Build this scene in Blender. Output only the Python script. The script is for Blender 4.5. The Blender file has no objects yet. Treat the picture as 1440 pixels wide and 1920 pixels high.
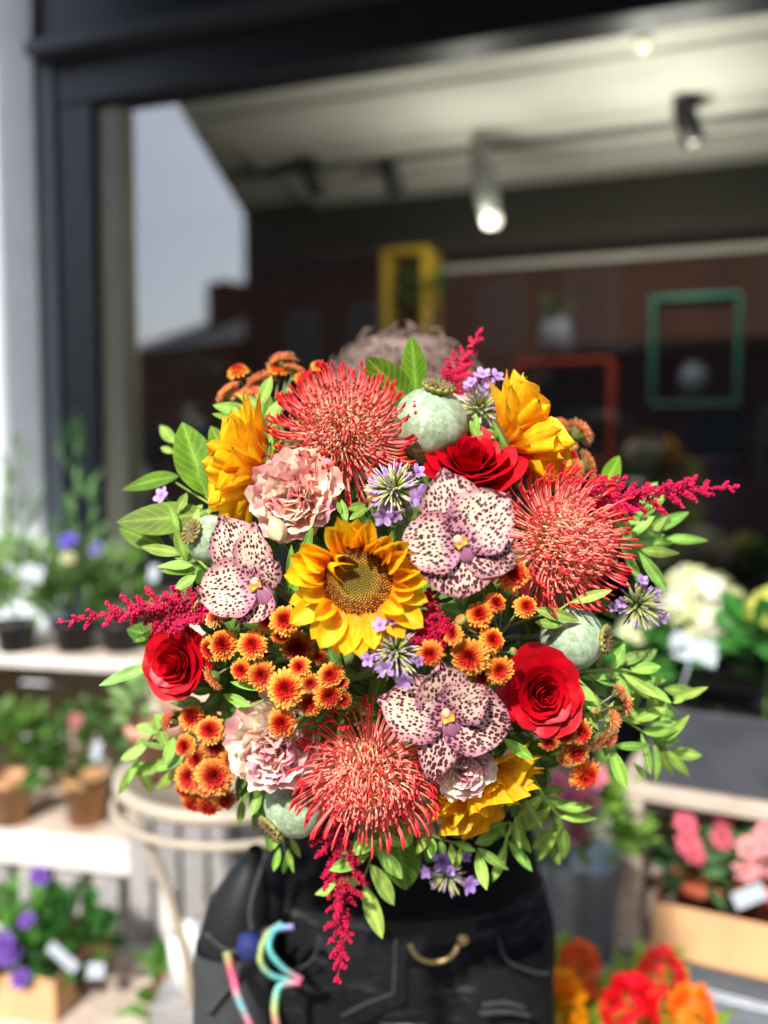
import bpy, math, random
import numpy as np
from mathutils import Vector, Matrix
from math import radians, sin, cos, pi

random.seed(11)
rng = np.random.default_rng(11)
C = bpy.context.scene.collection
sc = bpy.context.scene

# ------------------------------------------------------------------ camera, sky, sun, exposure
F = 1663.0                     # focal length in photograph pixels (1440 x 1920)
PITCH = radians(3.8)
CAM = Vector((0, 0, 1.5))
FOCUS = 0.70
cam = bpy.data.cameras.new('camera'); camo = bpy.data.objects.new('camera', cam); C.objects.link(camo)
camo.location = CAM; camo.rotation_euler = (pi / 2 - PITCH, 0, 0)
cam.sensor_fit = 'VERTICAL'; cam.sensor_height = 36; cam.sensor_width = 27
cam.lens = F / 1920 * 36
cam.clip_start = 0.05; cam.clip_end = 500
cam.dof.use_dof = True; cam.dof.focus_distance = FOCUS; cam.dof.aperture_fstop = 2.0
sc.camera = camo

SUN_AZ, SUN_EL = radians(-20), radians(40)      # azimuth from straight behind the camera, minus is to its left
w = bpy.data.worlds.new('World'); sc.world = w; w.use_nodes = True
nt = w.node_tree
sky = nt.nodes.new('ShaderNodeTexSky'); sky.sky_type = 'NISHITA'; sky.sun_disc = False
sky.sun_elevation = SUN_EL
sky.air_density = 1.0; sky.dust_density = 2.5; sky.ozone_density = 1.0
bg = nt.nodes['Background']; nt.links.new(sky.outputs[0], bg.inputs[0]); bg.inputs[1].default_value = 0.15
to_sun = Vector((sin(SUN_AZ) * cos(SUN_EL), -cos(SUN_AZ) * cos(SUN_EL), sin(SUN_EL)))
sky.sun_rotation = math.atan2(to_sun.x, to_sun.y)
sl = bpy.data.lights.new('sun', 'SUN'); sl.energy = 3.1; sl.angle = radians(2.0); sl.color = (1, 0.95, 0.87)
so = bpy.data.objects.new('sun', sl); C.objects.link(so)
so.rotation_euler = to_sun.to_track_quat('Z', 'Y').to_euler(); so.location = (0, -5, 8)
vs = sc.view_settings; vs.view_transform = 'Standard'; vs.look = 'None'; vs.gamma = 1; vs.exposure = 1.08
sc.cycles.use_denoising = True
sc.cycles.max_bounces = 7; sc.cycles.diffuse_bounces = 4; sc.cycles.transparent_max_bounces = 8
sc.cycles.caustics_reflective = False; sc.cycles.caustics_refractive = False

# ------------------------------------------------------------------ helpers
FWD = Vector((0, cos(PITCH), -sin(PITCH))); UP = Vector((0, sin(PITCH), cos(PITCH))); RT = Vector((1, 0, 0))
def P(px, py, d):              # a point of the place from where it shows in the photograph and its distance
    return CAM + RT * ((px - 720) / F * d) + UP * ((960 - py) / F * d) + FWD * d
def D(x, y, z):                # right, up, towards the camera
    return (RT * x + UP * y - FWD * z).normalized()
def frame(pos, zdir, roll=0, up=None):
    z = zdir.normalized(); u = up or UP
    if abs(z.dot(u)) > .97: u = FWD
    y = (u - z * u.dot(z)).normalized(); x = y.cross(z)
    M = Matrix((x, y, z)).transposed().to_4x4(); M.translation = pos
    return M @ Matrix.Rotation(roll, 4, 'Z')
def axis_frame(a, b, nrm):     # x runs from a to b, z is near nrm
    x = (b - a); L = x.length; x = x / L
    z = nrm - x * nrm.dot(x)
    if z.length < 1e-4: z = x.orthogonal()
    z.normalize(); y = z.cross(x)
    M = Matrix((x, y, z)).transposed().to_4x4(); M.translation = a
    return M, L
def S(r, g, b):
    f = lambda c: c / 255 / 12.92 if c / 255 <= .04045 else ((c / 255 + .055) / 1.055) ** 2.4
    return np.array([f(r), f(g), f(b)])
def T(x, y, z): return Matrix.Translation((x, y, z))
def R(a, ax): return Matrix.Rotation(a, 4, ax)
def SC(x, y, z): return Matrix.Diagonal((x, y, z, 1))
def lerp(a, b, t): return a + (b - a) * t
def sm(x, a, b):
    t = np.clip((np.asarray(x) - a) / (b - a), 0, 1); return t * t * (3 - 2 * t)

class MB:
    def __init__(s): s.v = []; s.f = []; s.c = []; s.p = []; s.n = 0
    def add(s, V, faces, col, M=None, pat=None):
        V = np.asarray(V, float)
        if M is not None:
            m = np.array(M); V = V @ m[:3, :3].T + m[:3, 3]
        k = len(V); col = np.asarray(col, float)
        if col.ndim == 1: col = np.tile(col, (k, 1))
        s.v.append(V); s.c.append(col); s.p.append(pat if pat is not None else np.zeros((k, 3)))
        s.f.extend([tuple(i + s.n for i in f) for f in faces]); s.n += k
        return s
    def mesh(s, name, mat, smooth=True):
        me = bpy.data.meshes.new(name)
        V = np.concatenate(s.v); me.from_pydata(V.tolist(), [], s.f)
        c = np.concatenate(s.c); ca = me.color_attributes.new('Col', 'FLOAT_COLOR', 'POINT')
        ca.data.foreach_set('color', np.concatenate([c, np.ones((len(c), 1))], 1).ravel().astype(np.float32))
        p = np.concatenate(s.p)
        if p.any():
            at = me.attributes.new('pat', 'FLOAT_VECTOR', 'POINT'); at.data.foreach_set('vector', p.ravel().astype(np.float32))
        if smooth: me.polygons.foreach_set('use_smooth', [True] * len(me.polygons))
        me.materials.append(mat); me.update()
        return me
def link(name, data, parent=None, M=None, color=None):
    o = bpy.data.objects.new(name, data); C.objects.link(o)
    if parent is not None: o.parent = parent
    if M is not None: o.matrix_basis = M
    if color is not None: o.color = (*color, 1)
    return o
def tag(o, label=None, cat=None, group=None, kind=None):
    if label: o['label'] = label
    if cat: o['category'] = cat
    if group: o['group'] = group
    if kind: o['kind'] = kind
    return o
def thing(name, label, cat, M, group=None):
    o = bpy.data.objects.new(name, None); C.objects.link(o); o.empty_display_size = .02
    o.matrix_basis = M
    return tag(o, label, cat, group)

_gf = {}
def gfaces(nu, nv, wrap=False):
    k = (nu, nv, wrap)
    if k not in _gf:
        f = []
        for i in range(nu - 1):
            for j in range(nv if wrap else nv - 1):
                a = i * nv + j; b = i * nv + (j + 1) % nv
                f.append((a, b, b + nv, a + nv))
        _gf[k] = f
    return _gf[k]
def sheet(nu, nv, fn):         # u along 0..1, v across -1..1
    U, Vv = np.meshgrid(np.linspace(0, 1, nu), np.linspace(-1, 1, nv), indexing='ij')
    r = fn(U.ravel(), Vv.ravel())
    return r[0], gfaces(nu, nv), r[1], (r[2] if len(r) > 2 else None)
def tube(pts, rad, n=5, caps=True):
    pts = np.asarray(pts, float); m = len(pts); rad = np.broadcast_to(np.asarray(rad, float), (m,))
    t = np.gradient(pts, axis=0); t /= np.linalg.norm(t, axis=1)[:, None] + 1e-12
    ref = np.array([.3, .5, .81]); ref = ref if abs(ref @ t[0]) < .9 else np.array([1., 0, 0])
    a = ref - t[0] * (ref @ t[0]); a /= np.linalg.norm(a)
    V = []
    th = np.linspace(0, 2 * pi, n, endpoint=False)
    for i in range(m):
        a = a - t[i] * (a @ t[i]); a /= np.linalg.norm(a) + 1e-12
        b = np.cross(t[i], a)
        V.append(pts[i] + rad[i] * (np.cos(th)[:, None] * a + np.sin(th)[:, None] * b))
    f = list(gfaces(m, n, True))
    if caps: f = f + [tuple(range(n))[::-1], tuple(range((m - 1) * n, m * n))]
    return np.concatenate(V), f
def lathe(prof, n=16, rib=None):
    prof = np.asarray(prof, float); th = np.linspace(0, 2 * pi, n, endpoint=False)
    V = []
    for r, z in prof:
        rr = r * (1 if rib is None else 1 + rib(th, z))
        V.append(np.stack([rr * np.cos(th), rr * np.sin(th), np.full(n, z)], 1))
    f = list(gfaces(len(prof), n, True))
    return np.concatenate(V), f
def bez(p0, p1, p2, p3, n=10):
    t = np.linspace(0, 1, n)[:, None]; p0, p1, p2, p3 = [np.asarray(p, float) for p in (p0, p1, p2, p3)]
    return (1 - t) ** 3 * p0 + 3 * (1 - t) ** 2 * t * p1 + 3 * (1 - t) * t ** 2 * p2 + t ** 3 * p3
def spline(pts, n=16):         # smooth curve through points
    pts = np.asarray([np.asarray(p, float) for p in pts]); m = len(pts)
    if m == 2: return pts[0] + np.linspace(0, 1, n)[:, None] * (pts[1] - pts[0])
    e = np.concatenate([[2 * pts[0] - pts[1]], pts, [2 * pts[-1] - pts[-2]]])
    out = []
    for q in np.linspace(0, m - 1 - 1e-6, n):
        i = int(q); t = q - i; a, b, c, d = e[i:i + 4]
        out.append(.5 * (2 * b + (c - a) * t + (2 * a - 5 * b + 4 * c - d) * t * t + (3 * b - a - 3 * c + d) * t ** 3))
    return np.array(out)
CUBE_V = np.array([(x, y, z) for x in (-.5, .5) for y in (-.5, .5) for z in (-.5, .5)])
CUBE_F = [(0, 1, 3, 2), (4, 6, 7, 5), (0, 4, 5, 1), (2, 3, 7, 6), (0, 2, 6, 4), (1, 5, 7, 3)]
_cube = {}
def box(name, parent, M, x0, x1, y0, y1, z0, z1, mat, rot=None, bev=.004):
    sx, sy, sz = x1 - x0, y1 - y0, z1 - z0
    key = (round(sx, 4), round(sy, 4), round(sz, 4), mat.name)
    if key not in _cube:
        b = min(bev, .2 * min(sx, sy, sz))
        V = []; F_ = []
        # a box with chamfered edges: 24 corner points
        idx = {}
        for x in (-1, 1):
            for y in (-1, 1):
                for z in (-1, 1):
                    for ax in range(3):
                        p = [x * sx / 2, y * sy / 2, z * sz / 2]
                        for q in range(3):
                            if q != ax: p[q] -= (x, y, z)[q] * b
                        idx[(x, y, z, ax)] = len(V); V.append(p)
        for ax in range(3):
            o1, o2 = [q for q in range(3) if q != ax]
            for s_ in (-1, 1):
                loop = []
                for a, c in ((-1, -1), (1, -1), (1, 1), (-1, 1)):
                    k = [0, 0, 0]; k[ax] = s_; k[o1] = a; k[o2] = c
                    loop.append(idx[(*k, ax)])
                F_.append(tuple(loop))
            for a in (-1, 1):
                for c in (-1, 1):
                    k0 = [0, 0, 0]; k0[o1] = a; k0[o2] = c
                    k1 = list(k0); k0[ax] = -1; k1[ax] = 1
                    F_.append((idx[(*k0, o1)], idx[(*k1, o1)], idx[(*k1, o2)], idx[(*k0, o2)]))
        for x in (-1, 1):
            for y in (-1, 1):
                for z in (-1, 1): F_.append(tuple(idx[(x, y, z, q)] for q in range(3)))
        me = bpy.data.meshes.new(name); me.from_pydata(V, [], F_)
        import bmesh
        bm = bmesh.new(); bm.from_mesh(me); bmesh.ops.recalc_face_normals(bm, faces=bm.faces); bm.to_mesh(me); bm.free()
        me.materials.append(mat); _cube[key] = me
    L = T((x0 + x1) / 2, (y0 + y1) / 2, (z0 + z1) / 2)
    if rot is not None: L = L @ rot
    return link(name, _cube[key], parent, (M @ L) if M is not None else L)

# ------------------------------------------------------------------ materials
def nm(name):
    m = bpy.data.materials.new(name); m.use_nodes = True
    return m, m.node_tree, m.node_tree.nodes['Principled BSDF']
def N(t, kind, **kw):
    n = t.nodes.new('ShaderNode' + kind)
    for k, v in kw.items():
        if k in n.inputs.keys() if hasattr(n.inputs, 'keys') else False: n.inputs[k].default_value = v
        else: setattr(n, k, v)
    return n
def LK(t, a, b): t.links.new(a, b)
def mixc(t, fac, a, b, mode='MIX'):
    n = t.nodes.new('ShaderNodeMix'); n.data_type = 'RGBA'; n.blend_type = mode
    for sock, v in ((n.inputs[0], fac), (n.inputs[6], a), (n.inputs[7], b)):
        if isinstance(v, (int, float)): sock.default_value = v
        elif isinstance(v, (tuple, list, np.ndarray)): sock.default_value = (*[float(q) for q in v[:3]], 1)
        else: t.links.new(v, sock)
    return n.outputs[2]
def noise(t, vec, scale, detail=3, rough=.55):
    n = t.nodes.new('ShaderNodeTexNoise'); n.inputs['Scale'].default_value = scale
    n.inputs['Detail'].default_value = detail; n.inputs['Roughness'].default_value = rough
    if vec is not None: t.links.new(vec, n.inputs['Vector'])
    return n
def mapr(t, v, a, b, c=0., d=1., smooth=True):
    n = t.nodes.new('ShaderNodeMapRange'); n.interpolation_type = 'SMOOTHSTEP' if smooth else 'LINEAR'
    t.links.new(v, n.inputs['Value'])
    for k, x in (('From Min', a), ('From Max', b), ('To Min', c), ('To Max', d)): n.inputs[k].default_value = x
    return n.outputs['Result']
def bump(t, bs, h, strength=.3, dist=.001):
    n = t.nodes.new('ShaderNodeBump'); n.inputs['Strength'].default_value = strength; n.inputs['Distance'].default_value = dist
    t.links.new(h, n.inputs['Height']); t.links.new(n.outputs[0], bs.inputs['Normal']); return n

def plant_mat(name, rough=.5, trans=.3, spec=.4, vein=None, nscale=120, var=.12, sheen=0., bstr=.25, hue=.0):
    m, t, bs = nm(name)
    at = N(t, 'Attribute', attribute_name='Col'); oi = t.nodes.new('ShaderNodeObjectInfo')
    tc = t.nodes.new('ShaderNodeTexCoord'); geo = t.nodes.new('ShaderNodeNewGeometry')
    c = mixc(t, 1., at.outputs['Color'], oi.outputs['Color'], 'MULTIPLY')
    n = noise(t, geo.outputs['Position'], nscale, 4)
    hs = t.nodes.new('ShaderNodeHueSaturation')
    v = mapr(t, n.outputs['Fac'], .3, .7, 1 - var, 1 + var)
    mr = mapr(t, oi.outputs['Random'], 0, 1, .9, 1.1, False)
    mm = N(t, 'Math', operation='MULTIPLY'); LK(t, v, mm.inputs[0]); LK(t, mr, mm.inputs[1])
    LK(t, mapr(t, oi.outputs['Random'], 0, 1, .5 - hue, .5 + hue, False), hs.inputs['Hue'])
    LK(t, mm.outputs[0], hs.inputs['Value']); LK(t, c, hs.inputs['Color'])
    c = hs.outputs[0]
    n2 = noise(t, geo.outputs['Position'], nscale * 5, 3); height = n2.outputs['Fac']
    if vein:
        pa = N(t, 'Attribute', attribute_name='pat'); sp = t.nodes.new('ShaderNodeSeparateXYZ'); LK(t, pa.outputs['Vector'], sp.inputs[0])
        def mth(op, a, b=None, c_=None):
            n_ = N(t, 'Math', operation=op)
            for i_, x in enumerate((a, b, c_)):
                if x is None: continue
                if isinstance(x, (int, float)): n_.inputs[i_].default_value = x
                else: LK(t, x, n_.inputs[i_])
            return n_.outputs[0]
        av = mth('ABSOLUTE', sp.outputs[1]); wob = mth('MULTIPLY', n.outputs['Fac'], 1.6)
        if vein == 'leaf':
            w_ = mth('SINE', mth('ADD', mth('MULTIPLY_ADD', sp.outputs[0], 52., mth('MULTIPLY', av, -13.)), wob))
            ln = mth('MAXIMUM', mapr(t, w_, .80, 1.), mapr(t, av, .10, .03))
            ln = mth('MULTIPLY', ln, sp.outputs[2])
            c = mixc(t, mth('MULTIPLY', ln, .22), c, S(196, 214, 130))
        else:
            w_ = mth('SINE', mth('MULTIPLY_ADD', sp.outputs[1], 24., wob)); w2_ = mth('SINE', mth('MULTIPLY_ADD', sp.outputs[1], 61., wob))
            ln = mth('MULTIPLY', mapr(t, mth('MULTIPLY_ADD', w2_, .5, w_), .2, 1.4), sp.outputs[2])
            dk = mixc(t, 1., c, (.80, .68, .6), 'MULTIPLY'); c = mixc(t, mth('MULTIPLY', ln, .6), c, dk)
        height = mth('MULTIPLY_ADD', ln, -.8, height)
    LK(t, c, bs.inputs['Base Color']); bs.inputs['Roughness'].default_value = rough
    bs.inputs['Specular IOR Level'].default_value = spec
    if sheen: bs.inputs['Sheen Weight'].default_value = sheen; bs.inputs['Sheen Roughness'].default_value = .4
    bump(t, bs, height, bstr, .0006)
    if trans:
        tr = t.nodes.new('ShaderNodeBsdfTranslucent'); LK(t, c, tr.inputs['Color'])
        mx = t.nodes.new('ShaderNodeMixShader'); mx.inputs[0].default_value = trans
        LK(t, bs.outputs[0], mx.inputs[1]); LK(t, tr.outputs[0], mx.inputs[2])
        LK(t, mx.outputs[0], t.nodes['Material Output'].inputs[0])
    return m
M_PETAL = plant_mat('petal', .55, .32, .3)
M_SUNP = plant_mat('sunflower_petal', .5, .45, .3, nscale=90, var=.16, vein='streak')
M_ROSE = plant_mat('rose_petal', .42, .15, .3, nscale=70, var=.16, bstr=.2, vein='streak')
M_LEAF = plant_mat('leaf', .5, .32, .35, nscale=70, var=.22, bstr=.35, hue=.018, vein='leaf')
M_GLOSSLEAF = plant_mat('glossy_leaf', .5, .3, .18, nscale=60, var=.2, bstr=.35, hue=.012, vein='leaf')
M_STEM = plant_mat('stem', .55, 0., .3)
M_FLORET = plant_mat('floret', .6, .15, .25)
M_DISC = plant_mat('seed_disc', .7, .0, .2, nscale=300)

def orchid_mat():
    m, t, bs = nm('orchid_petal')
    at = N(t, 'Attribute', attribute_name='Col'); pa = N(t, 'Attribute', attribute_name='pat')
    sp = t.nodes.new('ShaderNodeSeparateXYZ'); LK(t, pa.outputs['Vector'], sp.inputs[0])
    cb = t.nodes.new('ShaderNodeCombineXYZ')
    mx = N(t, 'Math', operation='MULTIPLY'); mx.inputs[1].default_value = .66; LK(t, sp.outputs[0], mx.inputs[0])
    LK(t, mx.outputs[0], cb.inputs[0]); LK(t, sp.outputs[1], cb.inputs[1])
    ns = noise(t, cb.outputs[0], .28, 3)
    dis = N(t, 'VectorMath', operation='MULTIPLY_ADD'); LK(t, ns.outputs['Color'], dis.inputs[0])
    dis.inputs[1].default_value = (2.2, 2.2, 0); LK(t, cb.outputs[0], dis.inputs[2])
    vo = t.nodes.new('ShaderNodeTexVoronoi'); vo.voronoi_dimensions = '2D'; vo.feature = 'F1'
    vo.inputs['Scale'].default_value = .37; vo.inputs['Randomness'].default_value = .85
    LK(t, dis.outputs[0], vo.inputs['Vector'])
    sc_ = t.nodes.new('ShaderNodeSeparateColor'); LK(t, vo.outputs['Color'], sc_.inputs[0])
    # per spot size, from the density carried in pat.z
    sz = mapr(t, sc_.outputs[0], 0, 1, -.19, .12, False)
    ad = N(t, 'Math', operation='ADD'); LK(t, sz, ad.inputs[0]); LK(t, sp.outputs[2], ad.inputs[1])
    df = N(t, 'Math', operation='SUBTRACT'); LK(t, ad.outputs[0], df.inputs[0]); LK(t, vo.outputs['Distance'], df.inputs[1])
    spot = mapr(t, df.outputs[0], -.02, .05)
    fine = noise(t, cb.outputs[0], 1.1, 4, .7)
    blush = mapr(t, fine.outputs['Fac'], .45, .7, 0, .55)
    base = mixc(t, blush, at.outputs['Color'], S(192, 128, 132))
    dark = mixc(t, mapr(t, fine.outputs['Fac'], .35, .75), S(62, 22, 30), S(106, 46, 62))
    c = mixc(t, spot, base, dark)
    LK(t, c, bs.inputs['Base Color']); bs.inputs['Roughness'].default_value = .48; bs.inputs['Specular IOR Level'].default_value = .3
    wv = noise(t, dis.outputs[0], .5, 3)
    bump(t, bs, wv.outputs['Fac'], .35, .0012)
    tr = t.nodes.new('ShaderNodeBsdfTranslucent'); LK(t, c, tr.inputs['Color'])
    ms = t.nodes.new('ShaderNodeMixShader'); ms.inputs[0].default_value = .2
    LK(t, bs.outputs[0], ms.inputs[1]); LK(t, tr.outputs[0], ms.inputs[2]); LK(t, ms.outputs[0], t.nodes['Material Output'].inputs[0])
    return m
M_ORCHID = orchid_mat()

def poppy_mat():
    m, t, bs = nm('poppy_capsule')
    tc = t.nodes.new('ShaderNodeTexCoord')
    n1 = noise(t, tc.outputs['Object'], 85, 6, .7); n2 = noise(t, tc.outputs['Object'], 260, 4, .7)
    c = mixc(t, mapr(t, n1.outputs['Fac'], .38, .62), S(132, 154, 118), S(168, 188, 164))
    c = mixc(t, mapr(t, n2.outputs['Fac'], .47, .68, 0, .5), c, S(98, 124, 84))
    n3 = noise(t, tc.outputs['Object'], 120, 3, .6)
    c = mixc(t, mapr(t, n3.outputs['Fac'], .56, .7, 0, .6), c, S(190, 208, 194))
    LK(t, c, bs.inputs['Base Color']); bs.inputs['Roughness'].default_value = .6; bs.inputs['Specular IOR Level'].default_value = .3
    bump(t, bs, n2.outputs['Fac'], .2, .0006)
    return m
M_POPPY = poppy_mat()

def flat(name, col, rough=.6, var=.12, scale=20, metal=0., spec=.4, stretch=(1, 1, 1), bstr=.15):
    m, t, bs = nm(name)
    geo = t.nodes.new('ShaderNodeNewGeometry')
    mp = N(t, 'Mapping'); mp.inputs['Scale'].default_value = stretch; LK(t, geo.outputs['Position'], mp.inputs['Vector'])
    n = noise(t, mp.outputs[0], scale, 5, .6)
    col = np.asarray(col, float)
    c = mixc(t, mapr(t, n.outputs['Fac'], .3, .7), col * (1 - var), np.clip(col * (1 + var), 0, 1))
    LK(t, c, bs.inputs['Base Color']); bs.inputs['Roughness'].default_value = rough; bs.inputs['Metallic'].default_value = metal
    bs.inputs['Specular IOR Level'].default_value = spec
    if bstr: bump(t, bs, n.outputs['Fac'], bstr, .003)
    return m
def wood(name, c0, c1, stretch=(4, 4, 40)):
    m, t, bs = nm(name)
    tc = t.nodes.new('ShaderNodeTexCoord'); oi = t.nodes.new('ShaderNodeObjectInfo')
    mp = N(t, 'Mapping'); mp.inputs['Scale'].default_value = stretch; LK(t, tc.outputs['Object'], mp.inputs['Vector'])
    n = noise(t, mp.outputs[0], 3, 6, .65)
    c = mixc(t, mapr(t, n.outputs['Fac'], .3, .7), c0, c1)
    hs = t.nodes.new('ShaderNodeHueSaturation'); LK(t, c, hs.inputs['Color']); LK(t, mapr(t, oi.outputs['Random'], 0, 1, .82, 1.12, False), hs.inputs['Value'])
    LK(t, hs.outputs[0], bs.inputs['Base Color']); bs.inputs['Roughness'].default_value = .75
    bump(t, bs, n.outputs['Fac'], .3, .003)
    return m

# ------------------------------------------------------------------ the setting
WYAW = radians(20)
WF = Matrix(((cos(WYAW), sin(WYAW), 0, -1.0), (-sin(WYAW), cos(WYAW), 0, 2.82), (0, 0, 1, 0), (0, 0, 0, 1)))   # x along the shop wall, y into the shop
def ray(px, py): return (P(px, py, 1) - CAM).normalized()
def PZ(px, py, z):
    r = ray(px, py); return CAM + r * ((z - CAM.z) / r.z)
WFI = WF.inverted()
def PB(px, py, b):             # where a sight line meets the plane b metres inside the shop wall (shop coordinates)
    o = WFI @ CAM; r = (WFI @ P(px, py, 1)) - o
    return o + r * ((b - o.y) / r.y)

m_pave = flat('paving_stone', S(150, 142, 132), .85, .18, 14)
m_joint = flat('paving_joint', S(90, 84, 78), .9, .2, 30)
m_road = flat('asphalt', (.05, .05, .052), .85, .2, 40)
m_white = flat('pale_render', S(204, 211, 219), .8, .04, 8)
m_dark = flat('dark_frame_paint', S(44, 47, 55), .45, .1, 10)
m_navy = flat('navy_paint', S(26, 33, 48), .4, .1, 10)
m_ledge = flat('ledge_paint', S(66, 70, 80), .45, .1, 10)
m_reveal = flat('reveal_paint', S(112, 124, 142), .5, .06, 10)
m_bead = flat('bead_paint', S(138, 138, 124), .55, .08, 10)
m_ceil = flat('ceiling_paint', S(222, 220, 208), .8, .06, 3, stretch=(1, 1, 1))
m_bulk = flat('dark_bulkhead', S(50, 48, 40), .8, .08, 4)
m_brown = flat('brown_wall', S(80, 50, 38), .8, .12, 4)
m_floor = flat('shop_floor', S(96, 88, 80), .7, .1, 4)
m_awn = flat('awning_cloth', S(46, 46, 44), .85, .08, 10)
m_brick = flat('brickwork', S(128, 78, 60), .85, .2, 8)
m_roof = flat('roof_slate', S(86, 82, 84), .7, .15, 10)
m_metal = flat('galvanised_metal', S(150, 160, 172), .35, .12, 25, metal=.7)
m_black = flat('black_metal', S(26, 26, 28), .45, .1, 20)

def sheet_obj(name, x0, x1, y0, y1, z, mat, label=None):
    me = bpy.data.meshes.new(name); me.from_pydata([(x0, y0, z), (x1, y0, z), (x1, y1, z), (x0, y1, z)], [], [(0, 1, 2, 3)]); me.materials.append(mat)
    o = link(name, me); o['kind'] = 'structure'; return o
sheet_obj('ground', -160, 160, -160, 160, -.12, m_road)
pave = sheet_obj('pavement', -40, 40, -3.2, 40, -.012, m_joint)
sheet_obj('road', -40, 40, -11, -3.2, -.10, m_road)
kb = box('kerb', None, None, -40, 40, -3.32, -3.2, -.115, .0, m_pave); kb['kind'] = 'structure'
for i in range(-4, 5):         # paving slabs around the shop front
    for j in range(-2, 7):
        sx, sy = .6, .45
        x = i * sx + (.3 if j % 2 else 0); y = .15 + j * sy
        box('paving_slab', pave, None, x + .004, x + sx - .004, y + .004, y + sy - .004, -.011, .002 + random.uniform(0, .003), m_pave, bev=.003)

shop = thing('shop_building', 'flower shop front with dark window frame, pale wall pier and lit ceiling inside', 'building', WF)
def sb(name, a0, a1, b0, b1, z0, z1, mat, parent=None): return box(name, parent or shop, None, a0, a1, b0, b1, z0, z1, mat)
e75 = PB(75, 700, -.06).x; e110 = PB(110, 700, -.035).x; e182 = PB(182, 700, -.02).x; e236 = PB(236, 700, .0).x
sb('wall_pier', -1.6, e75, -.06, .35, 0, 4.6, m_white)
sb('pier_reveal', e75 + .002, e110, -.035, .3, 0, 2.685, m_reveal)
fr = sb('window_frame', e110 + .002, e182, -.02, .1, 0, 2.56, m_navy)
sb('window_head', e75 + .002, 4.6, -.022, .1, 2.562, 2.69, m_dark)
sb('window_bead', e182 + .002, e236, .0, .08, .56, 2.545, m_bead)
sb('window_sill', .107, 4.6, -.08, .12, .46, .55, m_bead)
sb('stall_riser', .107, 4.6, .0, .12, 0, .458, m_navy)
sb('window_frame', 4.4, 4.6, -.019, .1, .56, 2.56, m_navy)
sb('cornice', e75 + .002, 4.6, -.10, .1, 2.692, 2.735, m_ledge)
sb('fascia_panel', e75 + .002, 4.6, -.03, .1, 2.737, 3.5, m_dark)
sb('fascia_moulding', .82, .88, -.05, -.032, 2.737, 3.5, m_ledge)
sb('upper_wall', e75 + .002, 4.6, -.01, .35, 3.502, 4.6, m_white)
# awning
mb = MB()
a0, a1 = -.2, 4.6
for k in range(14):
    x0 = lerp(a0, a1, k / 14); x1 = lerp(a0, a1, (k + 1) / 14)
    pts = [(x0, -.035, 3.42), (x1, -.035, 3.42), (x1, -1.48, 2.62), (x0, -1.48, 2.62), (x1, -1.49, 2.46), (x0, -1.49, 2.46)]
    mb.add(pts, [(0, 1, 2, 3), (3, 2, 4, 5)], S(46, 46, 44))
aw = link('awning', mb.mesh('awning', m_awn, False), shop)
md = aw.modifiers.new('t', 'SOLIDIFY'); md.thickness = .004
# interior shell
sb('shop_floor', -1.5, 4.6, .12, 2.1, -.02, .01, m_floor)
back_wall = sb('back_wall', -1.5, 4.6, 2.1, 2.2, 0, 2.469, m_brown)
sb('bulkhead', -1.5, 4.6, 1.93, 2.2, 2.47, 2.9, m_bulk)
sb('picture_rail', PB(830, 475, 2.04).x, 4.6, 2.04, 2.099, 2.405, 2.435, m_ceil)
sb('side_wall', -1.6, -1.5, .36, 2.1, 0, 2.9, m_bulk)
sb('side_wall', 4.6, 4.7, .12, 2.1, 0, 2.9, m_brown)
sb('shop_ceiling', -1.5, 4.6, .102, 1.93, 2.79, 2.9, m_ceil)
for k, (b0, b1, dz) in enumerate([(.12, .42, 0), (.425, .7, .015), (.705, .98, .004), (.985, 1.22, .02), (1.225, 1.5, .006), (1.505, 1.72, .014), (1.725, 1.925, 0)]):
    sb('ceiling_board', e110, 4.6, b0, b1, 2.755 + dz, 2.788, m_ceil)
def glass_mat(name='window_glass', tint=(1, 1, 1)):
    m, t, bs = nm(name)
    t.nodes.remove(bs)
    tr = t.nodes.new('ShaderNodeBsdfTransparent'); tr.inputs[0].default_value = (.86, .9, .87, 1)
    gl = t.nodes.new('ShaderNodeBsdfGlossy'); gl.inputs['Roughness'].default_value = .01; gl.inputs[0].default_value = (.95, .97, 1, 1)
    fz = t.nodes.new('ShaderNodeFresnel'); fz.inputs[0].default_value = 1.52
    mm = N(t, 'Math', operation='MULTIPLY_ADD'); mm.inputs[1].default_value = 3.8; mm.inputs[2].default_value = .02; LK(t, fz.outputs[0], mm.inputs[0])
    mx = t.nodes.new('ShaderNodeMixShader'); LK(t, mm.outputs[0], mx.inputs[0]); LK(t, tr.outputs[0], mx.inputs[1]); LK(t, gl.outputs[0], mx.inputs[2])
    LK(t, mx.outputs[0], t.nodes['Material Output'].inputs[0]); return m
m_glass = glass_mat()
me = bpy.data.meshes.new('window_pane'); me.from_pydata([(e182 + .01, .035, .55), (4.4, .035, .55), (4.4, .035, 2.562), (e182 + .01, .035, 2.562)], [], [(0, 1, 2, 3)]); me.materials.append(m_glass)
link('window_pane', me, shop)

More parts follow.
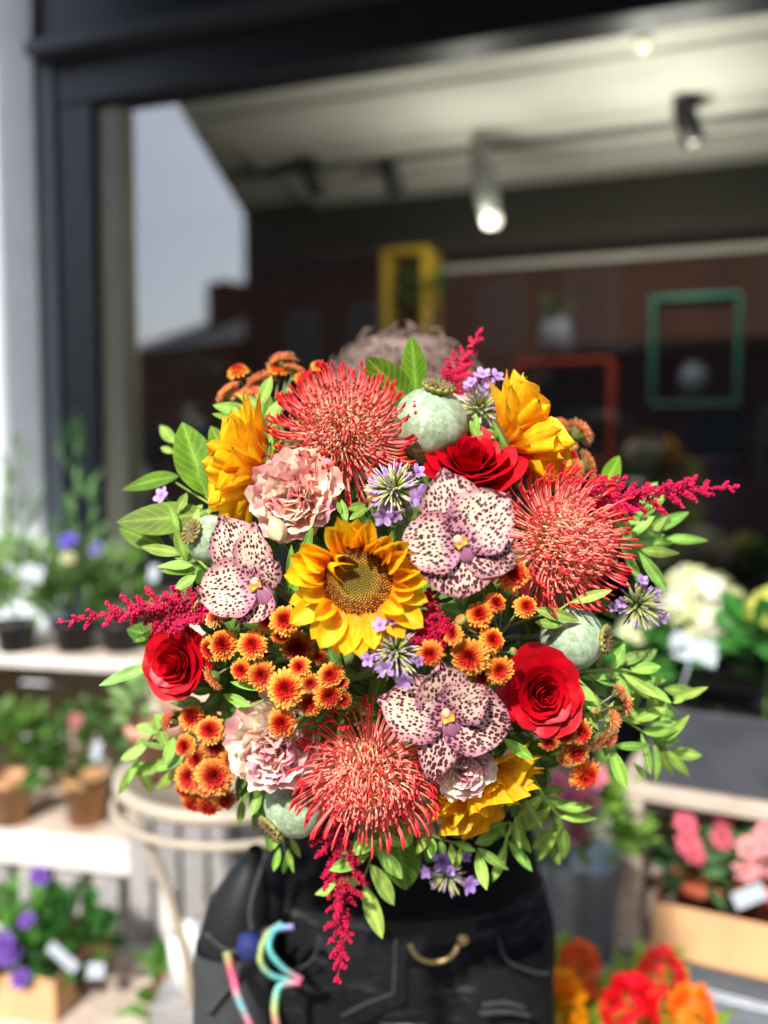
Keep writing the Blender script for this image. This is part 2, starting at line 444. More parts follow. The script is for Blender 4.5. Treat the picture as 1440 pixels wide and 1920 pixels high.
# houses across the street, seen as reflections in the shop window
m_pane = flat('dark_pane', (.03, .035, .04), .1, .1, 3)
def street_house(label, x0, x1, h, rh, chim, mat):
    hM = T((x0 + x1) / 2, -11, 0); w_ = (x1 - x0) / 2
    ho = thing('terraced_house', label, 'house', hM, 'houses across the street')
    box('wall', ho, None, -w_, w_, -7, 0, 0, h, mat)
    mb = MB(); mb.add([(-w_, -7.2, h), (w_, -7.2, h), (w_, .2, h), (-w_, .2, h), (-w_, -3.5, h + rh), (w_, -3.5, h + rh)], [(0, 1, 5, 4), (2, 3, 4, 5), (0, 4, 3), (1, 2, 5), (0, 3, 2, 1)], S(90, 86, 88))
    rf = link('roof', mb.mesh('roof', m_roof, False), ho)
    box('chimney', rf, None, chim - .45, chim + .45, -3.4, -2.6, h + rh * .6, h + rh + 1.0, mat)
    dr = box('door', ho, None, -w_ + .5, -w_ + 1.4, .001, .05, .1, 2.2, m_navy)
    for x in (-.6, 1.4):
        for z in (1.0, 3.6):
            if z + 1.3 > h: continue
            wd = box('window', ho, None, x - .5, x + .5, .001, .06, z, z + 1.3, m_bead)
            for q in (-1, 1): box('pane', wd, None, (q - 1) * .22 + .02, (q + 1) * .22 - .02, .031, .041, -.58, .58, m_pane)
m_brick2 = flat('dark_brickwork', S(96, 62, 50), .85, .2, 8)
street_house('low brown brick house with a chimney reflected at the left of the shop window', -22.0, -16.2, 4.4, 1.4, -1.2, m_brick)
for k, lab in enumerate(('dark brick terraced house reflected beside the low brick house', 'second dark terraced house in the shop window reflection', 'middle dark terraced house in the shop window reflection', 'terraced house reflected at the right half of the shop window', 'terraced house reflected furthest right in the shop window')):
    street_house(lab, -16.0 + 5.6 * k, -16.0 + 5.6 * (k + 1) - .02, 8.8 + .3 * (k % 2), 1.5, 1.6, m_brick2)

# ------------------------------------------------------------------ things inside the shop
m_bulb, t_, b_ = nm('lit_bulb'); b_.inputs['Emission Color'].default_value = (1, .86, .62, 1); b_.inputs['Emission Strength'].default_value = .9
m_grey = flat('grey_metal', S(120, 120, 118), .4, .1, 20, metal=.4)
def spot(px, py, r, label, body=m_black, lit=True, watts=0, drop=.0, tilt=(.2, -.3)):
    p = PZ(px, py, 2.73 - drop); L = WFI @ p
    rt = thing('ceiling_spotlight', label, 'lamp', T(*p) @ R(-WYAW, 'Z'), 'spotlights on the shop ceiling')
    V, f = lathe([(0, .03), (r * .8, .03), (r * .8, .0), (0, .0)], 14); link('base_plate', MB().add(V, f, (0, 0, 0)).mesh('base_plate', body), rt, T(0, 0, drop + .012))
    V, f = tube([(0, 0, 0), (0, 0, drop + .02)], .008, 6); link('arm', MB().add(V, f, (0, 0, 0)).mesh('arm', body), rt)
    V, f = lathe([(0, .1), (r * .7, .1), (r, .06), (r, -.06), (r * .9, -.06), (r * .8, -.03), (0, -.03)], 14)
    tl = R(tilt[0], 'X') @ R(tilt[1], 'Y')
    hd = link('lamp_head', MB().add(V, f, (0, 0, 0)).mesh('lamp_head', body), rt, T(0, 0, -.06) @ tl)
    if lit:
        V, f = lathe([(0, .02), (r * .4, .012), (r * .5, -.01), (r * .35, -.03), (0, -.035)], 12)
        link('bulb', MB().add(V, f, (1, 1, 1)).mesh('bulb', m_bulb), hd, T(0, 0, -.03))
    if watts:
        l = bpy.data.lights.new('bulb_light', 'POINT'); l.energy = watts; l.color = (1, .95, .86); l.shadow_soft_size = .05
        lo = bpy.data.objects.new('bulb_light', l); C.objects.link(lo); lo.parent = rt; lo.location = (0, -.05, -.42)
spot(585, 312, .035, 'black spotlight on the shop ceiling, nearest the sky reflection', lit=False)
spot(735, 310, .04, 'black spotlight on the shop ceiling above the yellow crate', lit=False)
spot(1292, 205, .04, 'lit black spotlight on the shop ceiling, rightmost on the track', watts=7.5)
sp_ = PZ(1206, 82, 2.735)
bb_ = thing('ceiling_bulb', 'small lit round bulb in the ceiling just inside the window head', 'lamp', T(*sp_), 'spotlights on the shop ceiling')
V, f = lathe([(0, .02), (.03, .02), (.03, .008), (0, .008)], 14); link('base_plate', MB().add(V, f, (0, 0, 0)).mesh('base_plate', m_ceil), bb_)
V, f = lathe([(0, .008), (.014, .006), (.02, -.008), (.014, -.022), (0, -.028)], 14); link('bulb', MB().add(V, f, (1, 1, 1)).mesh('bulb', m_bulb), bb_)
l = bpy.data.lights.new('bulb_light', 'POINT'); l.energy = 2; l.color = (1, .95, .86); l.shadow_soft_size = .04
lo = bpy.data.objects.new('bulb_light', l); C.objects.link(lo); lo.parent = bb_; lo.location = (0, 0, -.3)
top_ = PZ(893, 262, 2.735); low_ = P(922, 412, (top_ - CAM).dot(FWD) - .05)
gl_ = thing('ceiling_spotlight', 'large grey hanging spotlight with a pale bulb, lowest of the ceiling lamps', 'lamp', T(*top_), 'spotlights on the shop ceiling')
q_ = low_ - top_
V, f = tube([(0, 0, 0), q_ * .1, q_ * .35, q_ * .7, q_ * .96], [.022, .03, .045, .05, .04], 14); link('lamp_head', MB().add(V, f, (0, 0, 0)).mesh('lamp_head', m_grey), gl_)
V, f = lathe([(0, .03), (.03, .02), (.04, 0), (.03, -.025), (0, -.032)], 14); link('bulb', MB().add(V, f, (1, 1, 1)).mesh('bulb', m_bulb), gl_, T(*q_))
l = bpy.data.lights.new('bulb_light', 'POINT'); l.energy = 4; l.color = (1, .95, .86); l.shadow_soft_size = .05
lo = bpy.data.objects.new('bulb_light', l); C.objects.link(lo); lo.parent = gl_; lo.location = q_ + Vector((-.1, -.1, -.1))
tr = thing('lighting_track', 'thin grey lighting track running along the shop ceiling', 'track', T(*PZ(430, 335, 2.745)) @ R(-WYAW, 'Z'))
box('rail', tr, None, 0, 3.2, -.012, .012, -.012, .012, m_grey)

def open_crate(name, label, cat, M, w, d, h, mat, th=.02, nb=3, group=None):
    rt = thing(name, label, cat, M, group)          # open front at -y, standing on z=0
    hw = w / 2
    for i in range(nb):                             # back, sides, top and bottom as boards with gaps
        z0 = h * i / nb + .004; z1 = h * (i + 1) / nb - .004
        box('back_slat', rt, None, -hw + th, hw - th, d - th * .6, d - .001, z0 + .002, z1, mat)
    for sx in (-1, 1):
        for i in range(2):
            y0 = d * i / 2 + .003; y1 = d * (i + 1) / 2 - .003
            xa, xb = sorted((sx * hw, sx * (hw - th)))
            box('side_board', rt, None, xa, xb, y0, y1, th + .002, h - th - .002, mat)
    for z in (0, h - th):
        for i in range(2):
            y0 = d * i / 2 + .003; y1 = d * (i + 1) / 2 - .003
            box('top_board' if z else 'bottom_board', rt, None, -hw, hw, y0, y1, z, z + th, mat)
    return rt
m_yel = flat('yellow_paint', S(150, 122, 4), .5, .08, 10)
m_grn = flat('green_paint', S(8, 78, 62), .5, .1, 10)
m_org = flat('orange_paint', S(140, 44, 10), .5, .1, 10)
m_nav2 = flat('navy_shelf', S(14, 17, 28), .6, .1, 10)
def shopM(px, py, b, rz=0):    # base point at pixel, inside the shop
    p = PB(px, py, b); return WF @ T(*p) @ R(rz, 'Z')
# dark shelving along the back wall
sh = thing('shelf_unit', 'dark navy shelving along the back wall of the shop', 'shelf', WF @ T(0, 0, 0))
for z in (.55, 1.05, 1.5, 1.93): box('shelf_board', sh, None, 1.2, 4.5, 1.6, 2.09, z, z + .04, m_nav2)
for a in (1.2, 2.2, 3.3, 4.46): box('upright', sh, None, a, a + .04, 1.62, 2.09, .01, 1.93, m_nav2)
box('back_panel', sh, None, 1.2, 4.5, 2.091, 2.099, .01, 1.96, m_nav2)
def place_at(px0, px1, py0, py1, b):
    A = PB(px0, py1, b); B_ = PB(px1, py1, b); Tp = PB((px0 + px1) / 2, py0, b); Bt = PB((px0 + px1) / 2, py1, b)
    return A.x, B_.x, Bt.z, Tp.z
a0, a1, z0, z1 = place_at(712, 800, 462, 640, 1.3)
open_crate('wooden_crate', 'bright yellow painted crate with green leaves inside, behind the curly hair', 'crate', WF @ T((a0 + a1) / 2, 1.3, z0), a1 - a0, .22, z1 - z0, m_yel, .03)
a0, a1, z0, z1 = place_at(1215, 1388, 550, 762, 1.35)
open_crate('wooden_crate', 'green painted crate hung on the back wall of the shop', 'crate', WF @ T((a0 + a1) / 2, 1.35, z0), a1 - a0, .2, z1 - z0, m_grn, .02, 0)
a0, a1, z0, z1 = place_at(965, 1145, 672, 870, 1.35)
open_crate('wooden_crate', 'orange painted crate standing on the dark shelf inside the shop', 'crate', WF @ T((a0 + a1) / 2, 1.35, z0), a1 - a0, .2, z1 - z0, m_org, .018, 0)

# ------------------------------------------------------------------ plants, crates and shelves outside
m_terra = flat('terracotta', S(186, 92, 62), .8, .12, 30)
m_card = flat('cardboard', S(212, 166, 122), .85, .08, 12)
m_paper = flat('brown_paper', S(186, 142, 104), .85, .12, 25)
m_wood = wood('weathered_wood', S(166, 150, 138), S(204, 190, 176))
m_wwood = wood('whitewashed_wood', S(196, 194, 190), S(226, 224, 220))
m_gwood = wood('grey_wood', S(118, 116, 116), S(160, 158, 158))
m_slate = flat('slate_planter', S(58, 62, 70), .6, .2, 14)
m_label = flat('white_label', S(164, 174, 186), .5, .03, 10)
m_pot = flat('black_pot', S(36, 36, 38), .5, .1, 20)
m_soil = flat('soil', S(52, 40, 32), .95, .3, 60)
m_wpot = flat('white_pot', S(224, 226, 226), .4, .04, 10)
m_mauve = flat('mauve_pot', S(96, 70, 78), .6, .1, 10)
m_cream = flat('cream_paint', S(172, 162, 146), .5, .06, 10)

def leaf_mesh(name, wid=.3, fold=.12, bend=.12, c0=S(74, 120, 40), c1=S(96, 148, 52), mat=None, pw=1.0, nu=7, nv=5, twist=0):
    def fn(u, v):
        wv = wid / 2 * (np.sin(pi * np.clip(u, 0, 1) ** pw) ** .8) * 1.0
        wv = np.where(u < .06, wid * .03, wv)
        y = v * wv; z = -bend * u * u + fold * np.abs(y) + .012 * np.sin(9 * u + 2 * v) * (np.abs(v))
        if twist:
            a = twist * u; y, z = y * np.cos(a) - (z + bend * u * u) * np.sin(a), y * np.sin(a) - bend * u * u
        k = (np.abs(v) < .2)[:, None]
        c = np.where(k, np.minimum(c1 * 1.25, 1), c0 + (c1 - c0) * (np.abs(v)[:, None] * .8))
        return np.stack([u, y, z], 1), c, np.stack([u, v, np.ones_like(u)], 1)
    V, f, c, pt = sheet(nu, nv, fn)
    return MB().add(V, f, c, None, pt)
LEAF_T = leaf_mesh('t', .34, .15, .2, nu=5, nv=3)
LV, LF = LEAF_T.v[0], LEAF_T.f
def foliage(mb, cen, rx, rz, n, L, Wd, col, up=.5, var=.25):
    for _ in range(n):
        th = random.uniform(0, 2 * pi); ph = math.acos(random.uniform(-.25, 1))
        d = Vector((sin(ph) * cos(th), sin(ph) * sin(th), cos(ph)))
        r = random.uniform(.35, 1) ** .6
        a = Vector(cen) + Vector((d.x * rx * r, d.y * rx * r, d.z * rz * r))
        dr = (d + Vector((random.gauss(0, .4), random.gauss(0, .4), up + random.gauss(0, .4)))).normalized()
        M, _l = axis_frame(a, a + dr, Vector((random.gauss(0, .5), random.gauss(-.3, .5), 1)))
        l = L * random.uniform(.7, 1.25)
        k = random.uniform(1 - var, 1 + var)
        mb.add(LV, LF, np.clip(np.asarray(col) * k, 0, 1), M @ SC(l, l * Wd / .34, l))
def blob_flower(n=7, L=1.0, cup=.5):       # simple many-petalled bloom of unit size
    mb = MB()
    for ring, (m, tilt, sc_) in enumerate([(n, cup * .5, 1.), (n - 1, cup + .4, .75), (4, cup + .8, .5)]):
        for k in range(m):
            M = R(2 * pi * k / m + ring * .4, 'Z') @ R(-tilt, 'Y') @ SC(L * sc_, L * sc_ * 1.9, L * sc_)
            mb.add(LV, LF, (1, 1, 1), M)
    return mb
M_BLOOM = plant_mat('garden_bloom', .6, .25, .2)
ME_BLOOM = blob_flower().mesh('bloom', M_BLOOM)
def pot_mesh(r, h, mat):
    V, f = lathe([(0, 0), (r * .78, 0), (r * .97, h * .8), (r * 1.08, h * .8), (r * 1.1, h), (r * .98, h), (r * .94, h * .88), (0, h * .88)], 18)
    return MB().add(V, f, (.5, .5, .5)).mesh('pot', mat)
def spike(mb, base, h, r, n, col):
    for k in range(n):
        t = random.random(); a = random.uniform(0, 2 * pi)
        rr_ = r * 1.5 * math.sin(pi * min(1, .12 + .86 * t)) ** .8; p = Vector(base) + Vector((cos(a) * rr_, sin(a) * rr_, h * t))
        M, _ = axis_frame(p, p + Vector((cos(a), sin(a), .9)), Vector((0, 0, 1)))
        l = r * .9 * random.uniform(.7, 1.2); mb.add(LV, LF, np.asarray(col) * random.uniform(.8, 1.2), M @ SC(l, l * 1.5, l))
def plant(label, pos, pr, ph, potmat, fr, fh, n, L, Wd, col, blooms=(), tags=(), up=.5, name='potted_plant', spikes=(), group='potted plants outside the shop', cat='plant'):
    rt = thing(name, label, cat, T(*pos), group)
    if pr:
        link('pot', pot_mesh(pr, ph, potmat), rt)
    mb = MB(); foliage(mb, (0, 0, ph + fh * .25), fr, fh, n, L, Wd, col, up)
    fo = link('foliage', mb.mesh('foliage', M_LEAF), rt); fo['kind'] = 'stuff'
    for (bp, r, c) in blooms:
        q = Vector(bp) - Vector(pos)
        M = frame(q, D(random.uniform(-.4, .4), random.uniform(.2, .9), .8), random.uniform(0, 6))
        link('bloom', ME_BLOOM, rt, M @ SC(r, r, r), c)
        V, f = tube(bez((q.x * .3, q.y * .3, ph), (q.x * .5, q.y * .5, lerp(ph, q.z, .5)), q * .9, q, 6), .002, 4)
        link('stem', MB().add(V, f, S(70, 110, 50)).mesh('stem', M_STEM), rt)
    for (bp, h, r, c) in spikes:
        q = Vector(bp) - Vector(pos); mb = MB(); spike(mb, q, h, r, 40, c); link('flower_spike', mb.mesh('flower_spike', M_BLOOM), rt)
    for (bp, wd, h, rx) in tags:
        q = Vector(bp) - Vector(pos)
        tg = box('plant_label', rt, T(*q) @ R(rx, 'Y') @ R(radians(-15), 'X'), -wd / 2, wd / 2, -.001, .001, -h / 2, h / 2, m_label, bev=.0005)
    return rt
G1, G2, G3, G4 = S(86, 132, 52), S(60, 108, 44), S(116, 160, 66), S(104, 142, 84)

# left: two stacked crates by the window, whitewashed one below
yawL = R(radians(-12), 'Z')
lc = P(90, 1230, 2.28); topz = lc.z
crM = T(lc.x, lc.y + .0, topz - .50) @ yawL
open_crate('wooden_crate', 'weathered wooden crate on its side holding two paper wrapped plants, upper of the left stack', 'crate', crM, .66, .33, .50, m_wood, .03)
uc = bpy.data.objects[[o.name for o in C.objects if o.get('label', '').startswith('weathered wooden crate')][0]]
for sx in (-.33, .285): box('corner_post', uc, None, sx, sx + .045, -.018, -.001, .002, .498, m_wood)
box('front_rail', uc, None, -.284, .284, -.016, -.002, .47, .5, m_wwood); box('front_rail', uc, None, -.284, .284, -.016, -.002, .0, .035, m_wwood)
lower_h = topz - .50 - .004
rt = open_crate('wooden_crate', 'whitewashed slatted crate at the bottom of the left stack', 'crate', T(lc.x + .01, lc.y - .05, 0) @ yawL, .70, .40, lower_h, m_wwood, .035)
for i in range(6): box('front_slat', rt, None, -.31 + i * .105, -.31 + i * .105 + .075, .012, .028, .04, lower_h - .05, m_gwood)
box('front_rail', rt, None, -.35, .35, -.012, .01, lower_h * .45, lower_h * .45 + .06, m_wwood)
for sx in (-.35, .315): box('post', rt, None, sx, sx + .035, -.024, .0, .0, lower_h - .036, m_wwood)
# paper wrapped plants in the upper crate
for (px, py, lab, pr) in ((160, 1535, 'leafy plant in a brown paper wrapped pot inside the upper left crate', .055), (20, 1535, 'leafy plant half out of view at the far left inside the upper crate', .05)):
    p = P(px, py, 2.38); p.z = topz - .50 + .031
    plant(lab, p, pr, .13, m_paper, .13, .15, 150, .05, .5, G2 if px > 100 else G1, tags=((P(px + 22, 1408, 2.26), .02, .05, .1),) if px > 100 else (), blooms=((P(140, 1352, 2.3), .022, S(216, 140, 140)),) if px > 100 else ())
mbp = MB()
# plants standing on the left stack
for (px, fr, fh, n, L, wd, c, lab, bl, tg) in (
    (30, .10, .16, 150, .07, .25, G3, 'feathery pale green plant on the left stack, at the picture edge', (), ((P(60, 1075, 2.2), .055, .04, .25),)),
    (140, .10, .15, 150, .06, .35, G4, 'green plant with a single violet pansy on the left stack', ((P(128, 1015, 2.2), .028, S(120, 100, 210)), (P(128, 1045, 2.2), .02, S(220, 216, 170))), ()),
    (228, .08, .13, 110, .06, .3, G1, 'grassy plant with pale tag at the right end of the left stack', ((P(180, 1030, 2.25), .022, S(130, 120, 190)),), ((P(288, 1075, 2.18), .022, .04, .1),))):
    p = P(px, 1195, 2.34); p.z = topz + .001
    plant(lab, p, .055, .08, m_pot, fr, fh, n, L, wd, c, bl, tg, up=1.2)
for (px, py0, py1, d, lab) in ((150, 1060, 880, 2.4, 'tall thin green shoot rising behind the violet pansy'), (40, 1060, 930, 2.42, 'tall thin green shoot at the left edge of the stack')):
    p = P(px, 1195, 2.42); p.z = topz + .001
    plant(lab, p, .035, .06, m_pot, .05, P(px, py1, d).z - p.z, 70, .07, .2, G4, up=2.0)
# low front stand at bottom left
lowM = T(*[*P(80, 1900, 1.86).xy, 0]) @ R(radians(-10), 'Z')
zl = P(80, 1900, 1.86).z - .03
bx = open_crate('wooden_crate', 'low wooden crate at the bottom left corner under the cardboard box', 'crate', lowM, .5, .3, zl, m_wood, .03, 2)
cz = P(80, 1840, 1.86).z
cb = thing('cardboard_box', 'open cardboard box at the bottom left corner holding purple flowers', 'box', lowM @ T(-.03, 0, zl + .002))
hh = cz - zl
box('front_panel', cb, None, -.16, .05, .01, .014, 0, hh, m_card, bev=.001); box('back_panel', cb, None, -.16, .05, .26, .264, 0, hh, m_card, bev=.001)
box('side_panel', cb, None, -.164, -.161, .01, .264, 0, hh, m_card, bev=.001); box('side_panel', cb, None, .051, .054, .01, .264, 0, hh, m_card, bev=.001)
box('bottom_panel', cb, None, -.16, .05, .015, .259, .0, .004, m_card, bev=.001)
pur = S(120, 84, 176)
for (px, fr, n, c, lab, bl, tg) in (
    (35, .10, 150, G1, 'plant with purple blooms in the cardboard box, at the picture edge', [((15, 1790), .028), ((38, 1835), .024), ((70, 1640), .022), ((8, 1770), .03), ((50, 1725), .02)], ()),
    (125, .09, 150, G2, 'green leafy plant with a long white tag in the cardboard box', [((78, 1645), .02)], (((118, 1795), .075, .022, .75), ((180, 1820), .035, .03, 0)))):
    p = P(px, 1900, 1.98); p.z = zl + .007
    plant(lab, p, .05, .07, m_pot, fr, .115, n, .05, .45, c, [(P(a, b, 1.86), r, pur) for (a, b), r in bl], [(P(a, b, 1.82), w_, h_, r_) for (a, b), w_, h_, r_ in tg], up=.8)
# red flower with leaves low behind the pouch
p = P(340, 1960, 1.9); p.z = .0
plant('low potted plant with one crimson bloom beside the tool pouch', p, .07, .12, m_terra, .1, P(340, 1850, 1.9).z - .1, 130, .06, .45, G1, ((P(310, 1847, 1.85), .03, S(176, 30, 50)),))
p = P(243, 1930, 2.15); p.z = 0
plant('small plant with a dark violet flower spike on the pavement', p, .04, .07, m_pot, .04, .08, 40, .04, .4, G1, (), spikes=((P(243, 1880, 2.1), .10, .018, S(84, 64, 150)),))
# round table behind the person
tc = P(425, 1480, 1.62); tz = tc.z
tb = thing('round_table', 'cream round metal table with curved legs standing behind the person', 'table', T(tc.x, tc.y + .1, 0))
V, f = lathe([(0, tz - .02), (.215, tz - .02), (.228, tz - .012), (.228, tz + .004), (.205, tz + .006), (.2, tz - .004), (0, tz - .004)], 40)
link('table_top', MB().add(V, f, (1, 1, 1)).mesh('table_top', m_cream), tb)
V, f = tube([(.228 * cos(a), .228 * sin(a), tz - .05) for a in np.linspace(0, 2 * pi, 41)], .008, 6, False)
link('rim_ring', MB().add(V, f, (1, 1, 1)).mesh('rim_ring', m_cream), tb)
for k in range(3):
    a = radians(200 + 120 * k); c_, s_ = cos(a), sin(a)
    V, f = tube(spline([(c_ * .2, s_ * .2, tz - .03), (c_ * .12, s_ * .12, tz * .7), (c_ * .1, s_ * .1, tz * .45), (c_ * .2, s_ * .2, tz * .12), (c_ * .24, s_ * .24, .01)], 18), .010, 8)
    link('leg', MB().add(V, f, (1, 1, 1)).mesh('leg', m_cream), tb)
p = Vector((tc.x - .0, tc.y + .13, tz + .008))
plant('plant with pale green leaves in a white pot on the round table', p, .06, .09, m_wpot, .09, .12, 110, .05, .45, S(150, 178, 120))
p = Vector((tc.x - .14, tc.y + .06, tz + .008))
plant('small bushy plant in a pink clay pot at the table edge', p, .055, .1, flat('pink_clay', S(206, 150, 128), .8, .08, 20), .06, .08, 70, .04, .5, S(140, 172, 110))
wp = P(352, 1800, 1.75)
cup = thing('white_pot', 'empty white pot standing on a grey block beside the table leg', 'pot', T(wp.x, wp.y, wp.z - .06))
V, f = lathe([(0, 0), (.03, 0), (.04, .12), (.036, .12), (.028, .01), (0, .01)], 16); link('bowl', MB().add(V, f, (1, 1, 1)).mesh('bowl', m_wpot), cup)
st = thing('plant_stand', 'grey wooden block under the empty white pot', 'stand', T(wp.x, wp.y, 0))
box('block', st, None, -.06, .06, -.06, .06, 0, wp.z - .062, m_gwood)
gp = thing('slatted_panel', 'grey slatted wooden panel standing behind the round table', 'panel', T(*[*P(420, 1700, 2.15).xy, 0]) @ R(radians(-15), 'Z'))
for i in range(7): box('slat', gp, None, -.26 + i * .075, -.26 + i * .075 + .062, 0, .02, .0, .62 + random.uniform(-.01, .01), m_gwood)
for z in (.1, .5): box('rail', gp, None, -.27, .27, .021, .045, z, z + .06, m_gwood)

# right: dark planter with hydrangeas on a crate on a metal shelf
YR = radians(-26)
def rp(px, py, d): return P(px, py, d)
c0 = P(1175, 1470, 1.72)                       # left front top corner of the crate
RM = T(c0.x, c0.y, 0) @ R(YR, 'Z')             # x runs right and nearer, y away
ztop = c0.z; zsh = P(1175, 1795, 1.72).z
cr = thing('wooden_crate', 'grey brown wooden crate holding pink flowers under the dark planter', 'crate', RM @ T(0, 0, zsh))
hC = ztop - zsh
box('top_board', cr, None, -.02, .62, .0, .13, hC - .03, hC, m_wood); box('top_board', cr, None, -.02, .62, .135, .27, hC - .03, hC, m_wood)
box('bottom_board', cr, None, -.02, .62, .0, .13, .0, .02, m_wood); box('bottom_board', cr, None, -.02, .62, .135, .27, .0, .02, m_wood)
box('corner_post', cr, None, -.02, .03, .001, .05, .021, hC - .031, m_wood); box('corner_post', cr, None, .57, .62, .001, .05, .021, hC - .031, m_wood)
for i in range(3):
    z0 = .022 + i * (hC - .056) / 3
    box('side_slat', cr, None, -.018, .0, .055, .268, z0, z0 + (hC - .07) / 3 - .012, m_wood)
    box('back_slat', cr, None, .0, .6, .25, .266, z0, z0 + (hC - .07) / 3 - .012, m_wood)
pl = thing('planter_trough', 'long dark slate planter standing on top of the wooden crate', 'planter', RM @ T(0, 0, ztop + .002))
hp = P(1300, 1292, 1.68).z - P(1300, 1440, 1.68).z
box('front_panel', pl, None, .03, .62, .02, .035, 0, hp, m_slate); box('back_panel', pl, None, .03, .62, .225, .24, 0, hp, m_slate)
box('side_panel', pl, None, .03, .045, .036, .224, 0, hp, m_slate); box('side_panel', pl, None, .605, .62, .036, .224, 0, hp, m_slate)
box('soil', pl, None, .046, .604, .036, .224, hp - .05, hp - .03, m_soil)
def hydrangea(label, px, py, r, d, col, leafs=60):
    c = P(px, py, d); base = Vector((c.x, c.y + .02, ztop + hp - .028))
    rt = thing('hydrangea', label, 'plant', T(*base), 'hydrangeas in the dark planter')
    q = c - base; mb = MB()
    for k in range(150):
        v = Vector((random.gauss(0, 1), random.gauss(0, 1), random.gauss(.25, 1))).normalized()
        p0 = q + v * r * random.uniform(.85, 1.05); M = frame(p0, (v + Vector([random.gauss(0, .2) for _ in range(3)])), random.uniform(0, 6), Vector((.1, .3, 1)))
        cc = np.asarray(col[k % len(col)]) * random.uniform(.85, 1.1)
        for m in range(4): mb.add(LV[:, :], LF, np.clip(cc, 0, 1), M @ R(m * pi / 2, 'Z') @ R(-.25, 'Y') @ SC(r * .3, r * .62, r * .3))
    h = link('flower_head', mb.mesh('flower_head', M_BLOOM), rt)
    V, f = tube(bez((0, 0, 0), (0, 0, q.z * .5), q * .8, q, 6), .004, 5); link('stem', MB().add(V, f, S(80, 120, 50)).mesh('stem', M_STEM), rt)
    mb = MB(); foliage(mb, (q.x, q.y, q.z - r * 1.1), r * 1.25, r * .8, leafs, .075, .6, S(62, 118, 50), .2)
    fo = link('foliage', mb.mesh('foliage', M_LEAF), rt); fo['kind'] = 'stuff'
pale = [S(226, 228, 196), S(214, 222, 160), S(232, 230, 214)]
hydrangea('large pale yellow hydrangea head in the dark planter', 1312, 1150, .085, 1.74, pale)
hydrangea('smaller cream hydrangea head close to the bouquet', 1205, 1200, .05, 1.78, [S(222, 226, 170), S(226, 228, 200)], 50)
hydrangea('lime yellow hydrangea cut off by the right picture edge', 1450, 1150, .045, 1.62, [S(206, 214, 70), S(222, 222, 120)], 50)
p = P(1300, 1218, 1.66)
tg = thing('price_tag', 'blank white tag leaning below the large hydrangea head', 'tag', T(*p) @ R(YR, 'Z') @ R(radians(14), 'Y') @ R(radians(-15), 'X'))
box('card', tg, None, -.045, .045, -.001, .001, -.024, .024, m_label, bev=.0005)
V, f = tube([(0, .003, 0), (0, .02, -.1)], .0025, 5); link('stake', MB().add(V, f, (1, 1, 1)).mesh('stake', m_label), tg)
# metal shelf under the crate
ms = thing('metal_shelf', 'galvanised metal shelf carrying the crate of pink flowers', 'shelf', RM)
box('shelf_board', ms, None, -.25, .75, -.06, .4, zsh - .03, zsh - .004, m_metal); box('front_lip', ms, None, -.25, .75, -.075, -.062, zsh - .06, zsh - .002, m_metal)
for x in (-.24, .72):
    for y in (-.05, .36): box('leg', ms, None, x, x + .03, y, y + .03, 0, zsh - .031, m_metal)
box('lower_board', ms, None, -.2, .7, .0, .35, .15, .17, m_slate)
# cardboard tray in the crate
tr_ = thing('cardboard_tray', 'orange brown cardboard tray at the front of the wooden crate', 'tray', RM @ T(0, 0, zsh + .0215))
ht = P(1320, 1705, 1.66).z - zsh - .022
box('front_panel', tr_, None, .06, .565, -.02, -.016, 0, ht, m_card, bev=.001); box('side_panel', tr_, None, .056, .0595, -.02, .1, 0, ht, m_card, bev=.001); box('bottom_panel', tr_, None, .06, .565, -.0155, .1, 0, .004, m_card, bev=.001)
pk = S(226, 110, 130)
for (px, d, lab, bl, tg) in ((1312, 1.75, 'pink flowering plant in a small terracotta pot inside the right crate', ((1290, 1580), (1285, 1545), (1355, 1570), (1300, 1600), (1358, 1530)), ()),
                             (1425, 1.68, 'pale pink flowering plant at the right edge inside the crate', ((1405, 1590), (1430, 1580), (1400, 1630), (1435, 1620), (1440, 1560)), (((1405, 1680), .06, .03, -.4),))):
    p = P(px, 1700, d); p.z = zsh + .026
    zz = P(px, 1690, d).z
    plant(lab, p, .05, max(.07, P(px, 1640, d).z - p.z), m_terra, .075, .07, 120, .045, .45, S(70, 116, 70), [(P(a, b, d - .06), .026, pk if px < 1400 else S(236, 160, 164)) for a, b in bl], [(P(a, b, d - .08), w_, h_, r_) for (a, b), w_, h_, r_ in tg])
# pink blooms and a bucket between the person and the crate
bk = P(1090, 1690, 1.75)
bu = thing('metal_bucket', 'blue grey metal bucket standing on the shelf left of the crate', 'bucket', T(bk.x, bk.y, zsh - .003))
hb = P(1090, 1600, 1.75).z - zsh
V, f = lathe([(0, 0), (.062, 0), (.078, hb), (.082, hb + .004), (.074, hb), (.058, .01), (0, .01)], 24); link('body', MB().add(V, f, (1, 1, 1)).mesh('body', m_metal), bu)
V, f = tube([(.08 * cos(a), .02, hb - .01 + .0 - .05 * sin(a)) for a in np.linspace(0, pi, 12)], .003, 5); link('handle', MB().add(V, f, (1, 1, 1)).mesh('handle', m_metal), bu)
p = Vector((bk.x, bk.y, zsh + .012))
plant('bunch of pink flowers with lime leaves standing in the metal bucket', p, 0, hb, None, .1, .14, 170, .06, .4, G3, [(P(a, b, 1.66), .032, S(226, 128, 160)) for a, b in ((1085, 1470), (1060, 1500), (1095, 1495), (1080, 1560), (1110, 1455), (1045, 1470))], name='flower_bunch')
